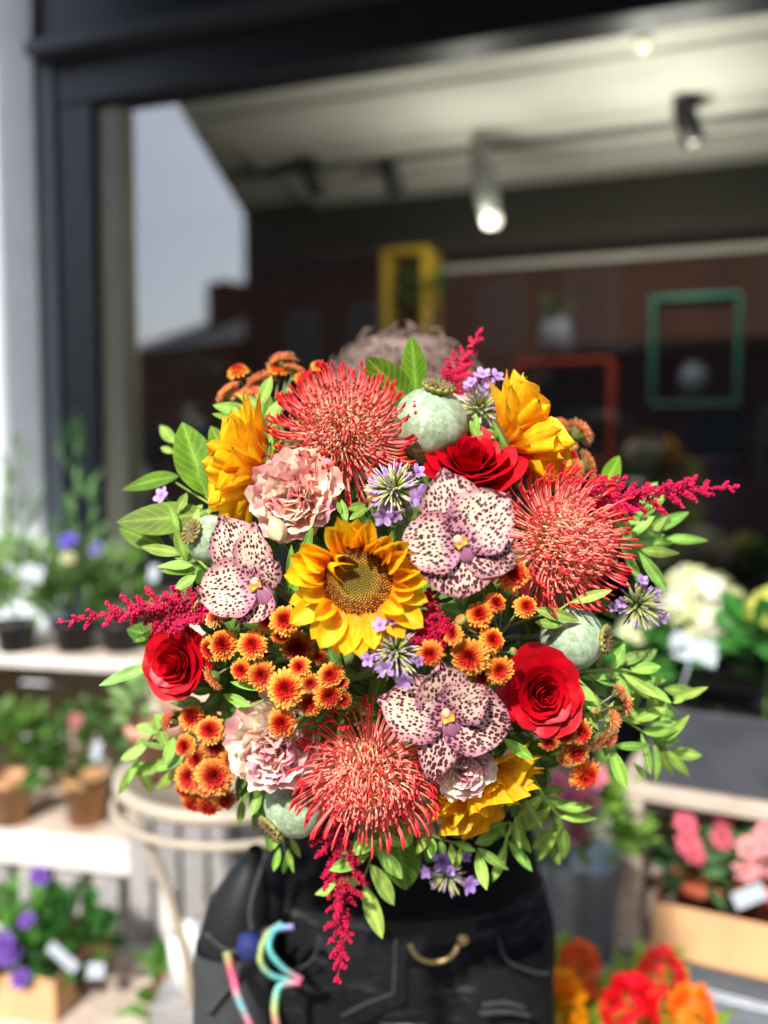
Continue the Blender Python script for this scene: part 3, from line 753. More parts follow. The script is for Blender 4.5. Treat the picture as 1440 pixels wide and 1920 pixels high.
# celosias at the bottom right
for (px, py, c, kx, lab) in ((1085, 1815, S(255, 120, 60), 1., 'orange feathery celosia plume, nearest the person of the bottom right row'), (1240, 1832, S(236, 40, 50), 1.1, 'red forked celosia plume under the metal shelf edge'),
                             (1180, 1895, S(240, 20, 44), 1.3, 'big red celosia plume at the bottom centre of the row'), (1043, 1885, S(255, 176, 20), 1.3, 'golden yellow celosia plume beside the black shorts'), (1296, 1895, S(255, 136, 30), 1., 'orange celosia plume furthest right of the bottom row')):
    d = 1.36 + .05 * (py < 1850); tip = P(px, py - 45 * kx, d); base = Vector((tip.x, tip.y + .03, .18))
    rt = thing('celosia', lab, 'plant', T(*base), 'celosias at the bottom right')
    link('pot', pot_mesh(.05, .1, m_pot), rt)
    q = tip - base; bot = P(px, py + 55 * kx, d) - base
    mb = MB(); spike(mb, bot, q.z - bot.z, .017 * kx, 240, c); link('plume', mb.mesh('plume', M_BLOOM), rt)
    V, f = tube(bez((0, 0, .08), (0, 0, .2), bot * .8, bot + Vector((0, 0, .02)), 8), .003, 5); link('stem', MB().add(V, f, G3).mesh('stem', M_STEM), rt)
    mb = MB()
    foliage(mb, (0, .02, bot.z * .78), .06, bot.z * .26, 110, .06, .35, S(140, 182, 66), .7)
    fo = link('foliage', mb.mesh('foliage', M_LEAF), rt); fo['kind'] = 'stuff'
ls = thing('low_shelf', 'low wooden shelf carrying the celosia pots', 'shelf', T(P(1170, 1900, 1.39).x, P(1170, 1900, 1.39).y + .03, 0))
box('shelf_board', ls, None, -.2, .2, -.09, .09, .15, .178, m_gwood)
for x in (-.19, .16):
    for y in (-.08, .05): box('leg', ls, None, x, x + .03, y, y + .03, 0, .149, m_gwood)

# small things inside the shop
def shop_vase(label, px, py0, py1, r, b, mat, cat='pot', name='glazed_pot', leaves=None):
    A = PB(px, py1, b); Bp = PB(px, py0, b); h = Bp.z - A.z
    rt = thing(name, label, cat, WF @ T(*A))
    V, f = lathe([(0, 0), (r * .7, 0), (r, h * .35), (r * .95, h * .75), (r * .6, h * .95), (r * .7, h), (r * .55, h), (0, h * .85)], 20)
    link('body', MB().add(V, f, (1, 1, 1)).mesh('body', mat), rt)
    if leaves:
        mb = MB(); foliage(mb, (0, 0, h), leaves[0], leaves[1], leaves[2], .06, .4, leaves[3]); fo = link('foliage', mb.mesh('foliage', M_LEAF), rt); fo['kind'] = 'stuff'
    return rt
shop_vase('large dusky mauve pot just inside the window at right', 1330, 860, 1090, .17, .45, m_mauve)
shop_vase('white cup shaped pot beside the mauve pot inside the window', 1208, 822, 880, .06, .5, m_wpot)
shop_vase('dark teal pot under the white cup inside the window', 1208, 882, 960, .09, .5, flat('teal_glaze', S(24, 58, 66), .3, .1, 10))
shop_vase('pale grey lantern shaped vase on top of the orange crate', 1042, 590, 668, .07, 1.42, flat('pale_glaze', S(92, 94, 104), .5, .08, 10), leaves=(.05, .06, 30, S(60, 80, 40)))
shop_vase('frosted glass vase inside the green crate', 1300, 680, 745, .06, 1.44, flat('frosted', S(70, 78, 92), .4, .06, 10))
shop_vase('potted fern inside the yellow crate', 800, 560, 628, .05, 1.40, m_pot, leaves=(.1, .14, 90, S(60, 104, 34)), cat='plant', name='potted_fern')
shop_vase('grey pot with dark leaves low behind the window at left', 345, 760, 830, .08, .5, m_grey, leaves=(.14, .2, 90, S(40, 78, 46)), cat='plant', name='potted_plant')
shop_vase('pale glass vase low behind the window at the left frame', 245, 860, 960, .07, .3, flat('pale_glass', S(170, 178, 176), .3, .06, 10), cat='vase', name='glass_vase')
# wrought iron bracket on the pier
q = WFI @ P(8, 95, 2.85)
bk = thing('wall_bracket', 'dark iron bracket on the pale pier at the top left corner', 'bracket', WF @ T(q.x, -.062, q.z))
V, f = lathe([(0, 0), (.035, 0), (.035, .02), (0, .02)], 14); link('plate', MB().add(V, f, (0, 0, 0)).mesh('plate', m_black), bk, R(pi / 2, 'X'))
V, f = tube(spline([(0, -.02, 0), (-.01, -.07, .01), (-.02, -.1, .06), (-.02, -.07, .1), (-.01, -.05, .06)], 14), .008, 6); link('hook', MB().add(V, f, (0, 0, 0)).mesh('hook', m_black), bk)

# ------------------------------------------------------------------ the person holding the bouquet
BIND = P(748, 1345, .925)
m_skin, t_, b_ = nm('skin'); b_.inputs['Base Color'].default_value = (*S(214, 160, 136), 1); b_.inputs['Roughness'].default_value = .5
b_.inputs['Subsurface Weight'].default_value = .15; b_.inputs['Subsurface Scale'].default_value = .02
m_top = flat('black_jersey', S(11, 12, 16), .9, .2, 120, spec=.15)
def denim():
    m, t, bs = nm('black_denim'); geo = t.nodes.new('ShaderNodeNewGeometry')
    mp = N(t, 'Mapping'); mp.inputs['Scale'].default_value = (1, 1, 5); mp.inputs['Rotation'].default_value = (0, .35, 0); LK(t, geo.outputs['Position'], mp.inputs['Vector'])
    n1 = noise(t, mp.outputs[0], 16, 4, .6); n2 = noise(t, geo.outputs['Position'], 300, 3)
    c = mixc(t, mapr(t, n1.outputs['Fac'], .54, .8), S(18, 19, 22), S(78, 78, 82)); c = mixc(t, mapr(t, n2.outputs['Fac'], .4, .7, 0, .4), c, S(50, 50, 54))
    LK(t, c, bs.inputs['Base Color']); bs.inputs['Roughness'].default_value = .9; bs.inputs['Specular IOR Level'].default_value = .1; bump(t, bs, n1.outputs['Fac'], .3, .006); return m
m_denim = denim()
m_leather = flat('black_leather', S(13, 14, 17), .6, .2, 60)
m_pocket = flat('grey_canvas', S(54, 56, 58), .85, .15, 60)
m_gold = flat('brass', S(190, 166, 112), .45, .1, 60, metal=.8)
PX, PY = .025, 1.175
BW = BIND - Vector((0, 0, 0))
elbL = P(312, 1285, 1.10); elbR = Vector((PX + .19, PY + .07, 1.10))
hL = BW + Vector((-.035, .035, -.03)); hR = BW + Vector((.035, .03, -.085))
jv = {}; verts = []; edges = []; rads = []
def J(n, p, r, par=None):
    jv[n] = len(verts); verts.append(tuple(p)); rads.append(r)
    if par: edges.append((jv[par], jv[n]))
J('pelvis', (PX, PY, .90), (.145, .10)); J('waist', (PX, PY, 1.05), (.125, .09), 'pelvis'); J('chest', (PX, PY, 1.25), (.14, .10), 'waist')
J('neck0', (PX, PY + .01, 1.395), (.06, .055), 'chest'); J('neck', (PX, PY, 1.44), (.048, .048), 'neck0'); J('jaw', (PX, PY - .02, 1.485), (.062, .07), 'neck')
J('head', (PX, PY - .005, 1.555), (.074, .09), 'jaw'); J('crown', (PX, PY + .005, 1.625), (.05, .06), 'head')
J('nose', (PX, PY - .11, 1.53), (.011, .013), 'head')
for s_, nme, el, hd in ((-1, 'L', elbL, hL), (1, 'R', elbR, hR)):
    J('sh' + nme, (PX + s_ * .155, PY + .01, 1.365), (.055, .055), 'chest'); J('el' + nme, el, (.040, .040), 'sh' + nme)
    wr = Vector(el).lerp(hd, .86); J('fa' + nme, Vector(el).lerp(hd, .35), (.038, .038), 'el' + nme); J('wr' + nme, wr, (.025, .022), 'fa' + nme)
    J('pa' + nme, hd, (.032, .02), 'wr' + nme)
    J('hip' + nme, (PX + s_ * .095, PY, .80), (.084, .088), 'pelvis'); J('kn' + nme, (PX + s_ * .10, PY - .01, .46), (.055, .06), 'hip' + nme)
    J('ca' + nme, (PX + s_ * .10, PY + .01, .32), (.05, .055), 'kn' + nme); J('an' + nme, (PX + s_ * .10, PY + .02, .08), (.034, .036), 'ca' + nme); J('ft' + nme, (PX + s_ * .11, PY - .12, .04), (.035, .025), 'an' + nme)
    ax = (Vector(hd) - wr).normalized(); across = Vector((0, .35, -1)); across = (across - ax * across.dot(ax)).normalized(); curl = ax.cross(across) * s_
    for k, (off, L) in enumerate(((-.026, .9), (-.009, 1.), (.009, .95), (.026, .78))):
        b0 = Vector(hd) + ax * .028 + across * off
        J(f'f{nme}{k}a', b0, (.0095, .0095), 'pa' + nme); J(f'f{nme}{k}b', b0 + (ax * .6 + curl * .5) * .034 * L, (.0088, .0088), f'f{nme}{k}a'); J(f'f{nme}{k}c', b0 + (ax * .55 + curl * 1.4) * .034 * L, (.0076, .0076), f'f{nme}{k}b')
    tb0 = Vector(hd) - ax * .012 - across * .032
    J(f't{nme}a', tb0, (.0115, .011), 'pa' + nme); J(f't{nme}b', tb0 + (ax * .6 + curl * .7) * .03, (.0095, .0095), f't{nme}a')
me = bpy.data.meshes.new('person'); me.from_pydata(verts, edges, [])
person = link('person', me); me.materials.append(m_skin)
tag(person, 'person in black top and black denim shorts holding the bouquet in front of the face', 'person')
sk = person.modifiers.new('skin', 'SKIN'); sk.use_smooth_shade = True
if not me.skin_vertices: 
    bpy.context.view_layer.objects.active = person
for i, v in enumerate(me.skin_vertices[0].data): v.radius = rads[i]; v.use_root = (i == 0)
ss = person.modifiers.new('sub', 'SUBSURF'); ss.levels = 2; ss.render_levels = 2
def loft(rings, n=32, wob=0.):
    th = np.linspace(0, 2 * pi, n, endpoint=False); V = []
    for (x, y, z, a, b) in rings:
        k = 1 + (wob * (np.sin(5 * th + z * 40) + .6 * np.sin(9 * th - z * 70)))
        V.append(np.stack([x + a * k * np.sign(np.cos(th)) * np.abs(np.cos(th)) ** .96, y + b * k * np.sign(np.sin(th)) * np.abs(np.sin(th)) ** .96, np.full(n, z)], 1))
    return np.concatenate(V), gfaces(len(rings), n, True)
mb = MB()
V, f = loft([(PX, PY, .905, .186, .125), (PX, PY, .93, .188, .125), (PX, PY, .98, .176, .117), (PX, PY, 1.06, .166, .112), (PX, PY, 1.15, .17, .118), (PX, PY, 1.25, .186, .125), (PX, PY, 1.33, .185, .115), (PX, PY, 1.38, .14, .09), (PX, PY + .005, 1.405, .075, .068), (PX, PY + .005, 1.412, .07, .064)], 40, .012)
mb.add(V, f, (.1, .1, .1))
for s_, el in ((-1, elbL), (1, elbR)):
    a = Vector((PX + s_ * .14, PY + .01, 1.355)); b = a.lerp(Vector(el), .55)
    V, f = tube(spline([a, a.lerp(b, .3), a.lerp(b, .65), b], 8), [.075, .074, .07, .066, .064, .063, .063, .062], 16, False); mb.add(V, f, (.1, .1, .1))
link('shirt', mb.mesh('shirt', m_top), person)
mb = MB()
V, f = loft([(PX, PY, .955, .178, .118), (PX, PY, .92, .194, .128), (PX, PY, .87, .205, .135), (PX, PY, .84, .207, .134), (PX, PY + .004, .792, .185, .124)], 40, .008); mb.add(V, f, (.1, .1, .1))
for s_ in (-1, 1):
    V, f = loft([(PX + s_ * .103, PY, .872, .096, .128), (PX + s_ * .104, PY, .84, .101, .132), (PX + s_ * .106, PY, .80, .1, .128), (PX + s_ * .110, PY, .77, .098, .122), (PX + s_ * .114, PY, .74, .096, .12)], 32, .014)
    V = np.array(V); low_ = sm(.84 - V[:, 2], 0, .1); V[:, 2] -= low_ * .11 * np.clip((V[:, 0] - PX) * s_ / .2 - .25, -.1, .8); mb.add(V, f, (.1, .1, .1))
shorts = link('shorts', mb.mesh('shorts', m_denim), person)
m_seam = flat('grey_thread', S(54, 54, 57), .9, .2, 80)
for nm_, q in (('pocket_seam', [(935, 1755), (950, 1800), (1000, 1822), (1032, 1825)]), ('pocket_seam', [(600, 1755), (585, 1800), (545, 1822), (515, 1826)]), ('fly_seam', [(742, 1762), (740, 1810), (738, 1862)]), ('leg_seam', [(738, 1862), (690, 1880), (640, 1905)]), ('frayed_tear', [(905, 1885), (945, 1880), (985, 1890)]), ('frayed_tear', [(900, 1900), (950, 1897), (995, 1905)])):
    V, f = tube(spline([P(*z_, 1.034 + .00000055 * (z_[0] - 755) ** 2) for z_ in q], 12), .0016 if 'seam' in nm_ else .003, 5); link(nm_, MB().add(V, f, (.3, .3, .3)).mesh(nm_, m_seam), shorts)
V, f = loft([(PX, PY, .900, .198, .131), (PX, PY, .915, .194, .129), (PX, PY, .928, .1905, .1275)], 40); belt = link('belt', MB().add(V, f, (.1, .1, .1)).mesh('belt', m_leather), person)
def onbody(px, py, d=1.035): return P(px, py, d)
pts = [onbody(770 + 44 + 45 * cos(a), 1766 + 38 * sin(-a) * -1, 1.028) for a in np.linspace(.15, pi - .1, 12)]
V, f = tube(pts, .0027, 8); link('belt_ring', MB().add(V, f, (1, 1, 1)).mesh('belt_ring', m_gold), person)
V, f = lathe([(0, .003), (.006, .002), (.0065, 0), (0, -.002)], 14); link('button', MB().add(V, f, (1, 1, 1)).mesh('button', m_gold), person, frame(onbody(868, 1762, 1.03), D(0, 0, 1)))
# shoes
for s_ in (-1, 1):
    V, f = loft([(PX + s_ * .105, PY - .06, .0, .048, .13), (PX + s_ * .105, PY - .06, .03, .05, .132), (PX + s_ * .105, PY - .045, .06, .046, .115), (PX + s_ * .104, PY + .0, .09, .042, .065), (PX + s_ * .103, PY + .015, .12, .042, .05)], 20)
    link('shoe', MB().add(V, f, (.1, .1, .1)).mesh('shoe', m_black), person)
# face
m_eye = flat('eye', S(60, 44, 36), .2, .1, 10); m_lip = flat('lips', S(176, 96, 92), .5, .1, 10)
for s_ in (-1, 1):
    V, f = lathe([(0, .012), (.008, .009), (.012, 0), (.008, -.009), (0, -.012)], 10); link('eye', MB().add(V, f, (0, 0, 0)).mesh('eye', m_eye), person, T(PX + s_ * .032, PY - .083, 1.555))
V, f = tube([(PX - .024, PY - .088, 1.487), (PX, PY - .097, 1.489), (PX + .024, PY - .088, 1.487)], [.003, .007, .003], 8); link('mouth', MB().add(V, f, (0, 0, 0)).mesh('mouth', m_lip), person)
# curly hair
m_hair = flat('curly_hair', S(122, 104, 96), .7, .35, 200, spec=.4)
mb = MB()
V, f = lathe([(0, .08), (.045, .072), (.075, .04), (.088, 0), (.09, -.05), (.08, -.12), (.0, -.12)], 20); mb.add(V, f, (0, 0, 0), T(PX, PY + .022, 1.58))
for k in range(520):
    v = Vector((random.gauss(0, 1), random.gauss(.15, 1), random.gauss(.35, 1))).normalized()
    if v.z < -.6 or (v.y < -.45 and v.z < .25): continue
    c = Vector((PX + v.x * .082, PY + .02 + v.y * .09, 1.565 + v.z * .07)); r = random.uniform(.007, .016); t1 = v.orthogonal().normalized(); t2 = v.cross(t1); ph = random.uniform(0, 6); hgt = random.uniform(.012, .038)
    pts = [c + v * (hgt * q / 11) + (t1 * cos(ph + q * .8) + t2 * sin(ph + q * .8)) * r * (.5 + .5 * q / 11) for q in range(12)]
    V, f = tube(pts, .0016, 4, False); mb.add(V, f, (0, 0, 0))
link('hair', mb.mesh('hair', m_hair), person)

# tool pouch with ribbons on the hip
p0 = P(440, 1790, 1.09)
pouch = thing('tool_pouch', 'black and grey tool pouch hanging on the hip left of the shorts', 'pouch', T(*p0))
def ringp(px, py, hw, hd, d=1.09):
    q = P(px, py, d) - p0; return (q.x, q.y, q.z, hw * d / F, hd)
V, f = loft([ringp(478, 1590, 12, .012), ringp(465, 1630, 34, .03), ringp(448, 1690, 58, .04), ringp(440, 1750, 66, .042), ringp(437, 1775, 66, .042)], 28, .015); link('flap', MB().add(V, f, (.1, .1, .1)).mesh('flap', m_leather), pouch)
V, f = loft([ringp(437, 1765, 70, .047), ringp(436, 1800, 72, .049), ringp(436, 1900, 72, .049), ringp(437, 2000, 68, .046), ringp(438, 2040, 50, .03)], 28, .012); link('pocket', MB().add(V, f, (.1, .1, .1)).mesh('pocket', m_pocket), pouch)
for (a, b, c) in (((385, 1750), (440, 1785), (505, 1740)), ((500, 1600), (470, 1700), (480, 1780)), ((390, 1900), (430, 1850), (475, 1790))):
    V, f = tube(spline([P(*q, 1.035) - p0 for q in (a, b, c)], 12), .0035, 6); link('seam_strap', MB().add(V, f, (.3, .3, .3)).mesh('seam_strap', m_pocket), pouch)
PINK, TEAL, LIME, LILAC = S(232, 110, 140), S(110, 196, 196), S(186, 206, 130), S(160, 150, 210)
def ribbon(label, px, cols, w=5.5, d=1.0):
    base = P(*px[0], d); rt = thing('ribbon', label, 'ribbon', T(*base), 'ribbons hanging from the belt')
    pts = spline([P(*q, d + .004 * math.sin(i * 2)) - base for i, q in enumerate(px)], 30)
    t = np.gradient(pts, axis=0); t /= np.linalg.norm(t, axis=1)[:, None]; n = np.array(-FWD); s = np.cross(t, n); s /= np.linalg.norm(s, axis=1)[:, None]
    h = w * d / F
    V = np.concatenate([np.stack([pts[i] - s[i] * h, pts[i] + n * h * .25, pts[i] + s[i] * h, pts[i] - n * h * .25]) for i in range(30)])
    cc = np.array([lerp(cols[int(q)], cols[min(len(cols) - 1, int(q) + 1)], q - int(q)) for q in np.linspace(0, len(cols) - 1.001, 30)])
    link('strip', MB().add(V, gfaces(30, 4, True), np.repeat(cc, 4, 0)).mesh('strip', M_BLOOM), rt)
ribbon('lime and pink ribbon hanging over the grey pouch', [(425, 1785), (436, 1830), (446, 1870), (470, 1925)], [LIME, PINK, PINK, TEAL, PINK], 9)
ribbon('teal and lilac looped ribbon at the hip', [(550, 1738), (515, 1745), (505, 1780), (530, 1815), (565, 1838)], [LILAC, TEAL, TEAL, TEAL, PINK], 7)
ribbon('lime and teal ribbon loop beside the lilac one', [(530, 1732), (500, 1755), (488, 1800), (510, 1830), (560, 1842)], [TEAL, LIME, LIME, TEAL, TEAL], 7, 1.005)
ribbon('pink and peach ribbon tail hanging low on the shorts', [(562, 1842), (525, 1850), (515, 1890), (520, 1930)], [PINK, TEAL, LIME, PINK], 8, 1.002)
pb = P(468, 1775, 1.015); pom = thing('blue_tassel', 'small navy blue tassel hanging on the grey pouch', 'tassel', T(*pb))
V, f = lathe([(0, .016), (.012, .013), (.016, 0), (.012, -.012), (0, -.016)], 14, lambda th, z: .08 * np.sin(7 * th)); link('knot', MB().add(V, f, S(44, 54, 110)).mesh('knot', M_BLOOM), pom)

# ------------------------------------------------------------------ the bouquet, every stem a thing of its own
def dome(px, py, cap=.86): return min(cap, .668 + .13 * ((px - 740) / 500) ** 2 + .13 * ((py - 1130) / 450) ** 2)
def mpp(d): return d / F
def stem_to_bind(root, M, p_local, r=.0026, col=S(84, 118, 58), back=.07, name='stem'):
    Mi = M.inverted(); p0 = Vector(p_local); b = BIND + Vector((random.gauss(0, .008), random.gauss(0, .008), random.gauss(0, .006)))
    bl = Mi @ b; dirz = Vector((0, 0, -1)); low = Mi @ (b + Vector((random.gauss(0, .02), .035, -.16)))
    pts = np.concatenate([bez(p0, p0 + dirz * back, bl + (Mi.to_3x3() @ Vector((0, -.04, .03))), bl, 10), [np.array(low)]])
    V, f = tube(pts, r, 6); return link(name, MB().add(V, f, col).mesh(name, M_STEM), root)
def rnd(a, b): return random.uniform(a, b)
GRP = 'stems bound into the bouquet'

# ---- leaves
def lf(w, fold, bend, c0, c1, mat, pw, tw=0, nu=9, nv=5): return leaf_mesh('leaf', w, fold, bend, c0, c1, None, pw, nu, nv, tw).mesh('leaf', mat)
LG0, LG1 = S(122, 162, 60), S(158, 200, 98)
SPRIG = [lf(.3, .25, .10, LG0, LG1, M_LEAF, .95), lf(.3, .35, -.08, LG0 * .92, LG1, M_LEAF, 1.05), lf(.3, .18, .22, LG0, LG1 * .95, M_LEAF, .9, .5), lf(.3, .3, .05, LG0 * 1.05, LG1, M_LEAF, 1.0, -.5)]
BROAD = [lf(.5, .16, .12, S(80, 116, 20), S(104, 140, 34), M_GLOSSLEAF, .85, 0, 12, 7), lf(.5, .22, .2, S(74, 110, 20), S(100, 136, 34), M_GLOSSLEAF, .95, .3, 12, 7), lf(.5, .12, -.06, S(84, 120, 24), S(108, 144, 38), M_GLOSSLEAF, .9, -.2, 12, 7)]
WID = {**{m.name: .3 for m in SPRIG}, **{m.name: .5 for m in BROAD}}
def put_leaf(root, Mi, a, b, Wm, mesh, tint=(1, 1, 1), tilt=None):
    n = -FWD + RT * rnd(-.55, .55) + UP * rnd(-.1, .7) if tilt is None else tilt
    M, L = axis_frame(a, b, n)
    wid = WID[mesh.name]
    return link('leaf', mesh, root, Mi @ M @ SC(L, Wm / wid, L * .9), tint)
def sprig(label, stems, leaves, dz=0., tint=(1, 1, 1), meshes=SPRIG, dtip=.0, name='leafy_sprig', r=.0011, cat='foliage', scol=S(134, 158, 70), group=None, wk=1.0, bind=True, extra=0):
    """stems: list of pixel polylines; leaves: (bx,by,tx,ty,width px)"""
    s0 = stems[0][0]; d0 = dome(*s0) + dz; pos = P(*s0, d0); M = frame(pos, D((s0[0] - 740) / 500, (1130 - s0[1]) / 450, .5)); Mi = M.inverted()
    rt = thing(name, label, cat, M, group or GRP)
    for st in stems:
        pts = [Mi @ P(x, y, dome(x, y) + dz + dtip * i) for i, (x, y) in enumerate(st)]
        V, f = tube(spline(pts, 14), np.linspace(r * 1.2, r * .6, 14), 5); link('stem', MB().add(V, f, scol).mesh('stem', M_STEM), rt)
    for (bx, by, tx, ty, W_) in leaves:
        d_b = dome(bx, by) + dz + rnd(-.004, .004); d_t = d_b + rnd(-.012, .016)
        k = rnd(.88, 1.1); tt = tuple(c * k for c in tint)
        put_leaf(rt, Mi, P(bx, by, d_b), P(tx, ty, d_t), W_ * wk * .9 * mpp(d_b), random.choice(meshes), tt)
    for _ in range(extra):                    # more leaves along the stems, a little further back
        st = random.choice(stems); i = random.randrange(len(st) - 1); q = rnd(0, 1); bx = lerp(st[i][0], st[i + 1][0], q) + rnd(-14, 14); by = lerp(st[i][1], st[i + 1][1], q) + rnd(-14, 14)
        an = math.atan2(st[i + 1][1] - st[i][1], st[i + 1][0] - st[i][0]) + random.choice((-1, 1)) * rnd(.3, 1.2); L_ = rnd(48, 78)
        d_b = dome(bx, by) + dz + rnd(.008, .035); k = rnd(.5, .95)
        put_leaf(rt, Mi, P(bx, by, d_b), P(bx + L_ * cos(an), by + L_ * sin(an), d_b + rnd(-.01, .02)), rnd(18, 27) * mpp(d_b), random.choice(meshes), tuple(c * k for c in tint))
    if bind: stem_to_bind(rt, M, (0, 0, 0), r * 1.2, S(110, 130, 60), .03)
    return rt

sprig('broad glossy green leaves at the upper left edge behind the left sunflower', [[(410, 955), (385, 930)], [(410, 955), (330, 905)]],
      [(388, 930, 343, 785, 92), (400, 925, 398, 838, 58), (335, 893, 219, 907, 50), (388, 962, 222, 984, 78), (310, 1025, 216, 988, 46), (425, 860, 396, 796, 44)], .02, meshes=BROAD, name='broad_leaf_branch', dtip=0)
sprig('pale green leaf tips peeking out left of the broad leaves', [[(380, 880), (330, 825)]], [(330, 832, 299, 796, 26), (325, 850, 300, 836, 16), (365, 850, 340, 812, 22)], .05, (1.1, 1.1, .9))
sprig('narrow leaved sprig beside the left poppy head', [[(388, 1066), (345, 1020), (318, 960)]],
      [(316, 985, 243, 988, 24), (330, 962, 351, 924, 20), (336, 1000, 317, 945, 15), (345, 1038, 262, 1024, 25), (362, 1060, 294, 1056, 26), (350, 1052, 328, 990, 28), (358, 1060, 350, 1112, 16), (368, 1078, 326, 1106, 24), (372, 1062, 362, 1082, 14), (365, 990, 372, 950, 18)], -.005, extra=7)
sprig('olive green sprig above the left sunflower', [[(515, 860), (505, 800), (480, 768)]], [(480, 776, 394, 757, 28), (482, 770, 511, 706, 28), (494, 802, 531, 745, 28), (460, 792, 398, 775, 18), (505, 830, 520, 790, 22), (488, 812, 452, 800, 16)], .0, (.85, .92, .7), extra=6)
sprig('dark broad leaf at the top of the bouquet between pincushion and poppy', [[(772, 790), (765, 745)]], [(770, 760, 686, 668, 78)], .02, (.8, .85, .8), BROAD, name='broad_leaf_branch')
sprig('upright pointed green leaf above the top poppy head', [[(785, 790), (782, 740)]], [(782, 745, 771, 629, 54)], .03, (1.05, 1.1, 1.0), BROAD, name='broad_leaf_branch')
sprig('single pale leaf standing behind the right crimson plume', [[(1120, 940), (1135, 905)]], [(1130, 915, 1166, 853, 42)], .04, (1.35, 1.35, 1.2), BROAD, name='broad_leaf_branch')
sprig('leafy sprig reaching right below the crimson plume', [[(1080, 985), (1150, 1005), (1205, 1034)], [(1120, 985), (1200, 960), (1225, 952)]],
      [(1200, 1031, 1281, 1040, 24), (1166, 1012, 1229, 966, 28), (1160, 1014, 1188, 1084, 22), (1108, 1000, 1158, 1058, 28), (1198, 1034, 1250, 1108, 26), (1178, 964, 1226, 951, 13), (1135, 990, 1195, 978, 18), (1190, 1005, 1250, 1003, 22), (1120, 1010, 1140, 1070, 20), (1170, 1030, 1205, 1100, 20)], .0, extra=14)
sprig('blurred leafy tips furthest right beside the crimson plume', [[(1160, 1000), (1240, 990)]], [(1240, 1010, 1332, 1008, 20), (1210, 1000, 1295, 958, 26), (1180, 1015, 1262, 1018, 24), (1200, 990, 1262, 975, 18), (1190, 1030, 1230, 1062, 26)], .05, (.8, .88, .75), extra=5)
sprig('curved green leaf between right pincushion and right poppy head', [[(1040, 1150), (1075, 1125)]], [(1070, 1130, 1148, 1106, 22), (1000, 1140, 1092, 1166, 26), (1003, 1166, 1057, 1173, 22)], -.006)
sprig('single grey green leaf pointing left below the left rose', [[(330, 1240), (292, 1245)]], [(296, 1243, 189, 1289, 30)], .0, (.9, 1.0, 1.15))
sprig('thin leaved sprig over the left crimson plume', [[(372, 1126), (345, 1158), (250, 1203)]], [(347, 1157, 284, 1173, 20), (306, 1176, 245, 1206, 15), (315, 1172, 270, 1190, 14), (300, 1145, 274, 1104, 11), (340, 1160, 345, 1182, 12)], -.012, (.9, 1, .75))
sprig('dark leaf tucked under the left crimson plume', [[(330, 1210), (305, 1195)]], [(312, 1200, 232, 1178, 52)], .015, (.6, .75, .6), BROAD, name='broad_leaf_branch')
sprig('hanging leafy sprig at the lower left of the bouquet', [[(350, 1330), (290, 1375), (255, 1425), (235, 1470)], [(350, 1400), (300, 1450)]],
      [(300, 1372, 254, 1359, 25), (277, 1398, 224, 1424, 24), (252, 1432, 222, 1492, 22), (312, 1400, 290, 1340, 32), (346, 1418, 287, 1443, 30), (334, 1440, 289, 1482, 20), (320, 1352, 284, 1340, 18), (330, 1380, 305, 1440, 26), (262, 1420, 236, 1470, 16)], .01, (.98, 1.02, .9), extra=6)
sprig('small leafy sprig below the lower left chrysanthemums', [[(470, 1440), (500, 1490), (530, 1540)]], [(455, 1498, 448, 1548, 20), (470, 1490, 500, 1542, 20), (440, 1490, 425, 1520, 14), (488, 1480, 470, 1530, 22), (500, 1500, 520, 1548, 20)], .03, (.7, .8, .6), extra=10)
sprig('tuft of young leaves hanging under the bottom poppy head', [[(525, 1530), (530, 1570), (535, 1600)]], [(524, 1590, 513, 1636, 16), (540, 1590, 546, 1640, 19), (545, 1570, 563, 1610, 15), (520, 1565, 513, 1592, 14), (536, 1600, 530, 1636, 14)], .01, (.9, 1.05, .7))
sprig('bright lime sprig with large leaflets hanging at the bottom centre', [[(735, 1530), (712, 1572), (696, 1608), (681, 1650)]],
      [(708, 1576, 638, 1606, 30), (693, 1602, 615, 1631, 31), (680, 1645, 593, 1686, 33), (706, 1586, 754, 1652, 33), (694, 1620, 744, 1702, 35), (682, 1655, 718, 1757, 37), (716, 1565, 760, 1590, 24)], -.02, (1.28, 1.22, 1.18))
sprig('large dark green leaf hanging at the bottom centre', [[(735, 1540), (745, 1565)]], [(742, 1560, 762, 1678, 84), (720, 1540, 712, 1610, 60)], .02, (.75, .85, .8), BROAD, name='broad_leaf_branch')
sprig('lime sprig hanging in front of the lower sunflower', [[(740, 1530), (800, 1562), (850, 1580), (895, 1593)]],
      [(802, 1566, 780, 1602, 18), (812, 1570, 808, 1610, 20), (826, 1574, 832, 1604, 16), (845, 1580, 853, 1622, 15), (850, 1578, 892, 1597, 17), (895, 1594, 914, 1668, 28), (896, 1590, 958, 1638, 22), (862, 1588, 862, 1622, 14), (770, 1552, 758, 1592, 22), (785, 1560, 745, 1560, 20)], -.02, (1.2, 1.18, 1.05), extra=6)
sprig('leafy sprig hanging below the lower sunflower at right', [[(985, 1430), (1018, 1490), (1040, 1522), (1052, 1540), (1040, 1582)], [(990, 1500), (960, 1550), (950, 1578)]],
      [(1045, 1514, 1112, 1514, 19), (1051, 1532, 1123, 1533, 19), (1043, 1560, 1007, 1614, 20), (1018, 1490, 977, 1531, 22), (1032, 1512, 988, 1559, 22), (952, 1576, 999, 1637, 20), (950, 1578, 921, 1652, 24), (966, 1530, 976, 1594, 18), (950, 1570, 932, 1545, 15), (985, 1500, 1020, 1560, 18), (960, 1545, 945, 1590, 16)], .0, (1.12, 1.12, .95), extra=14)
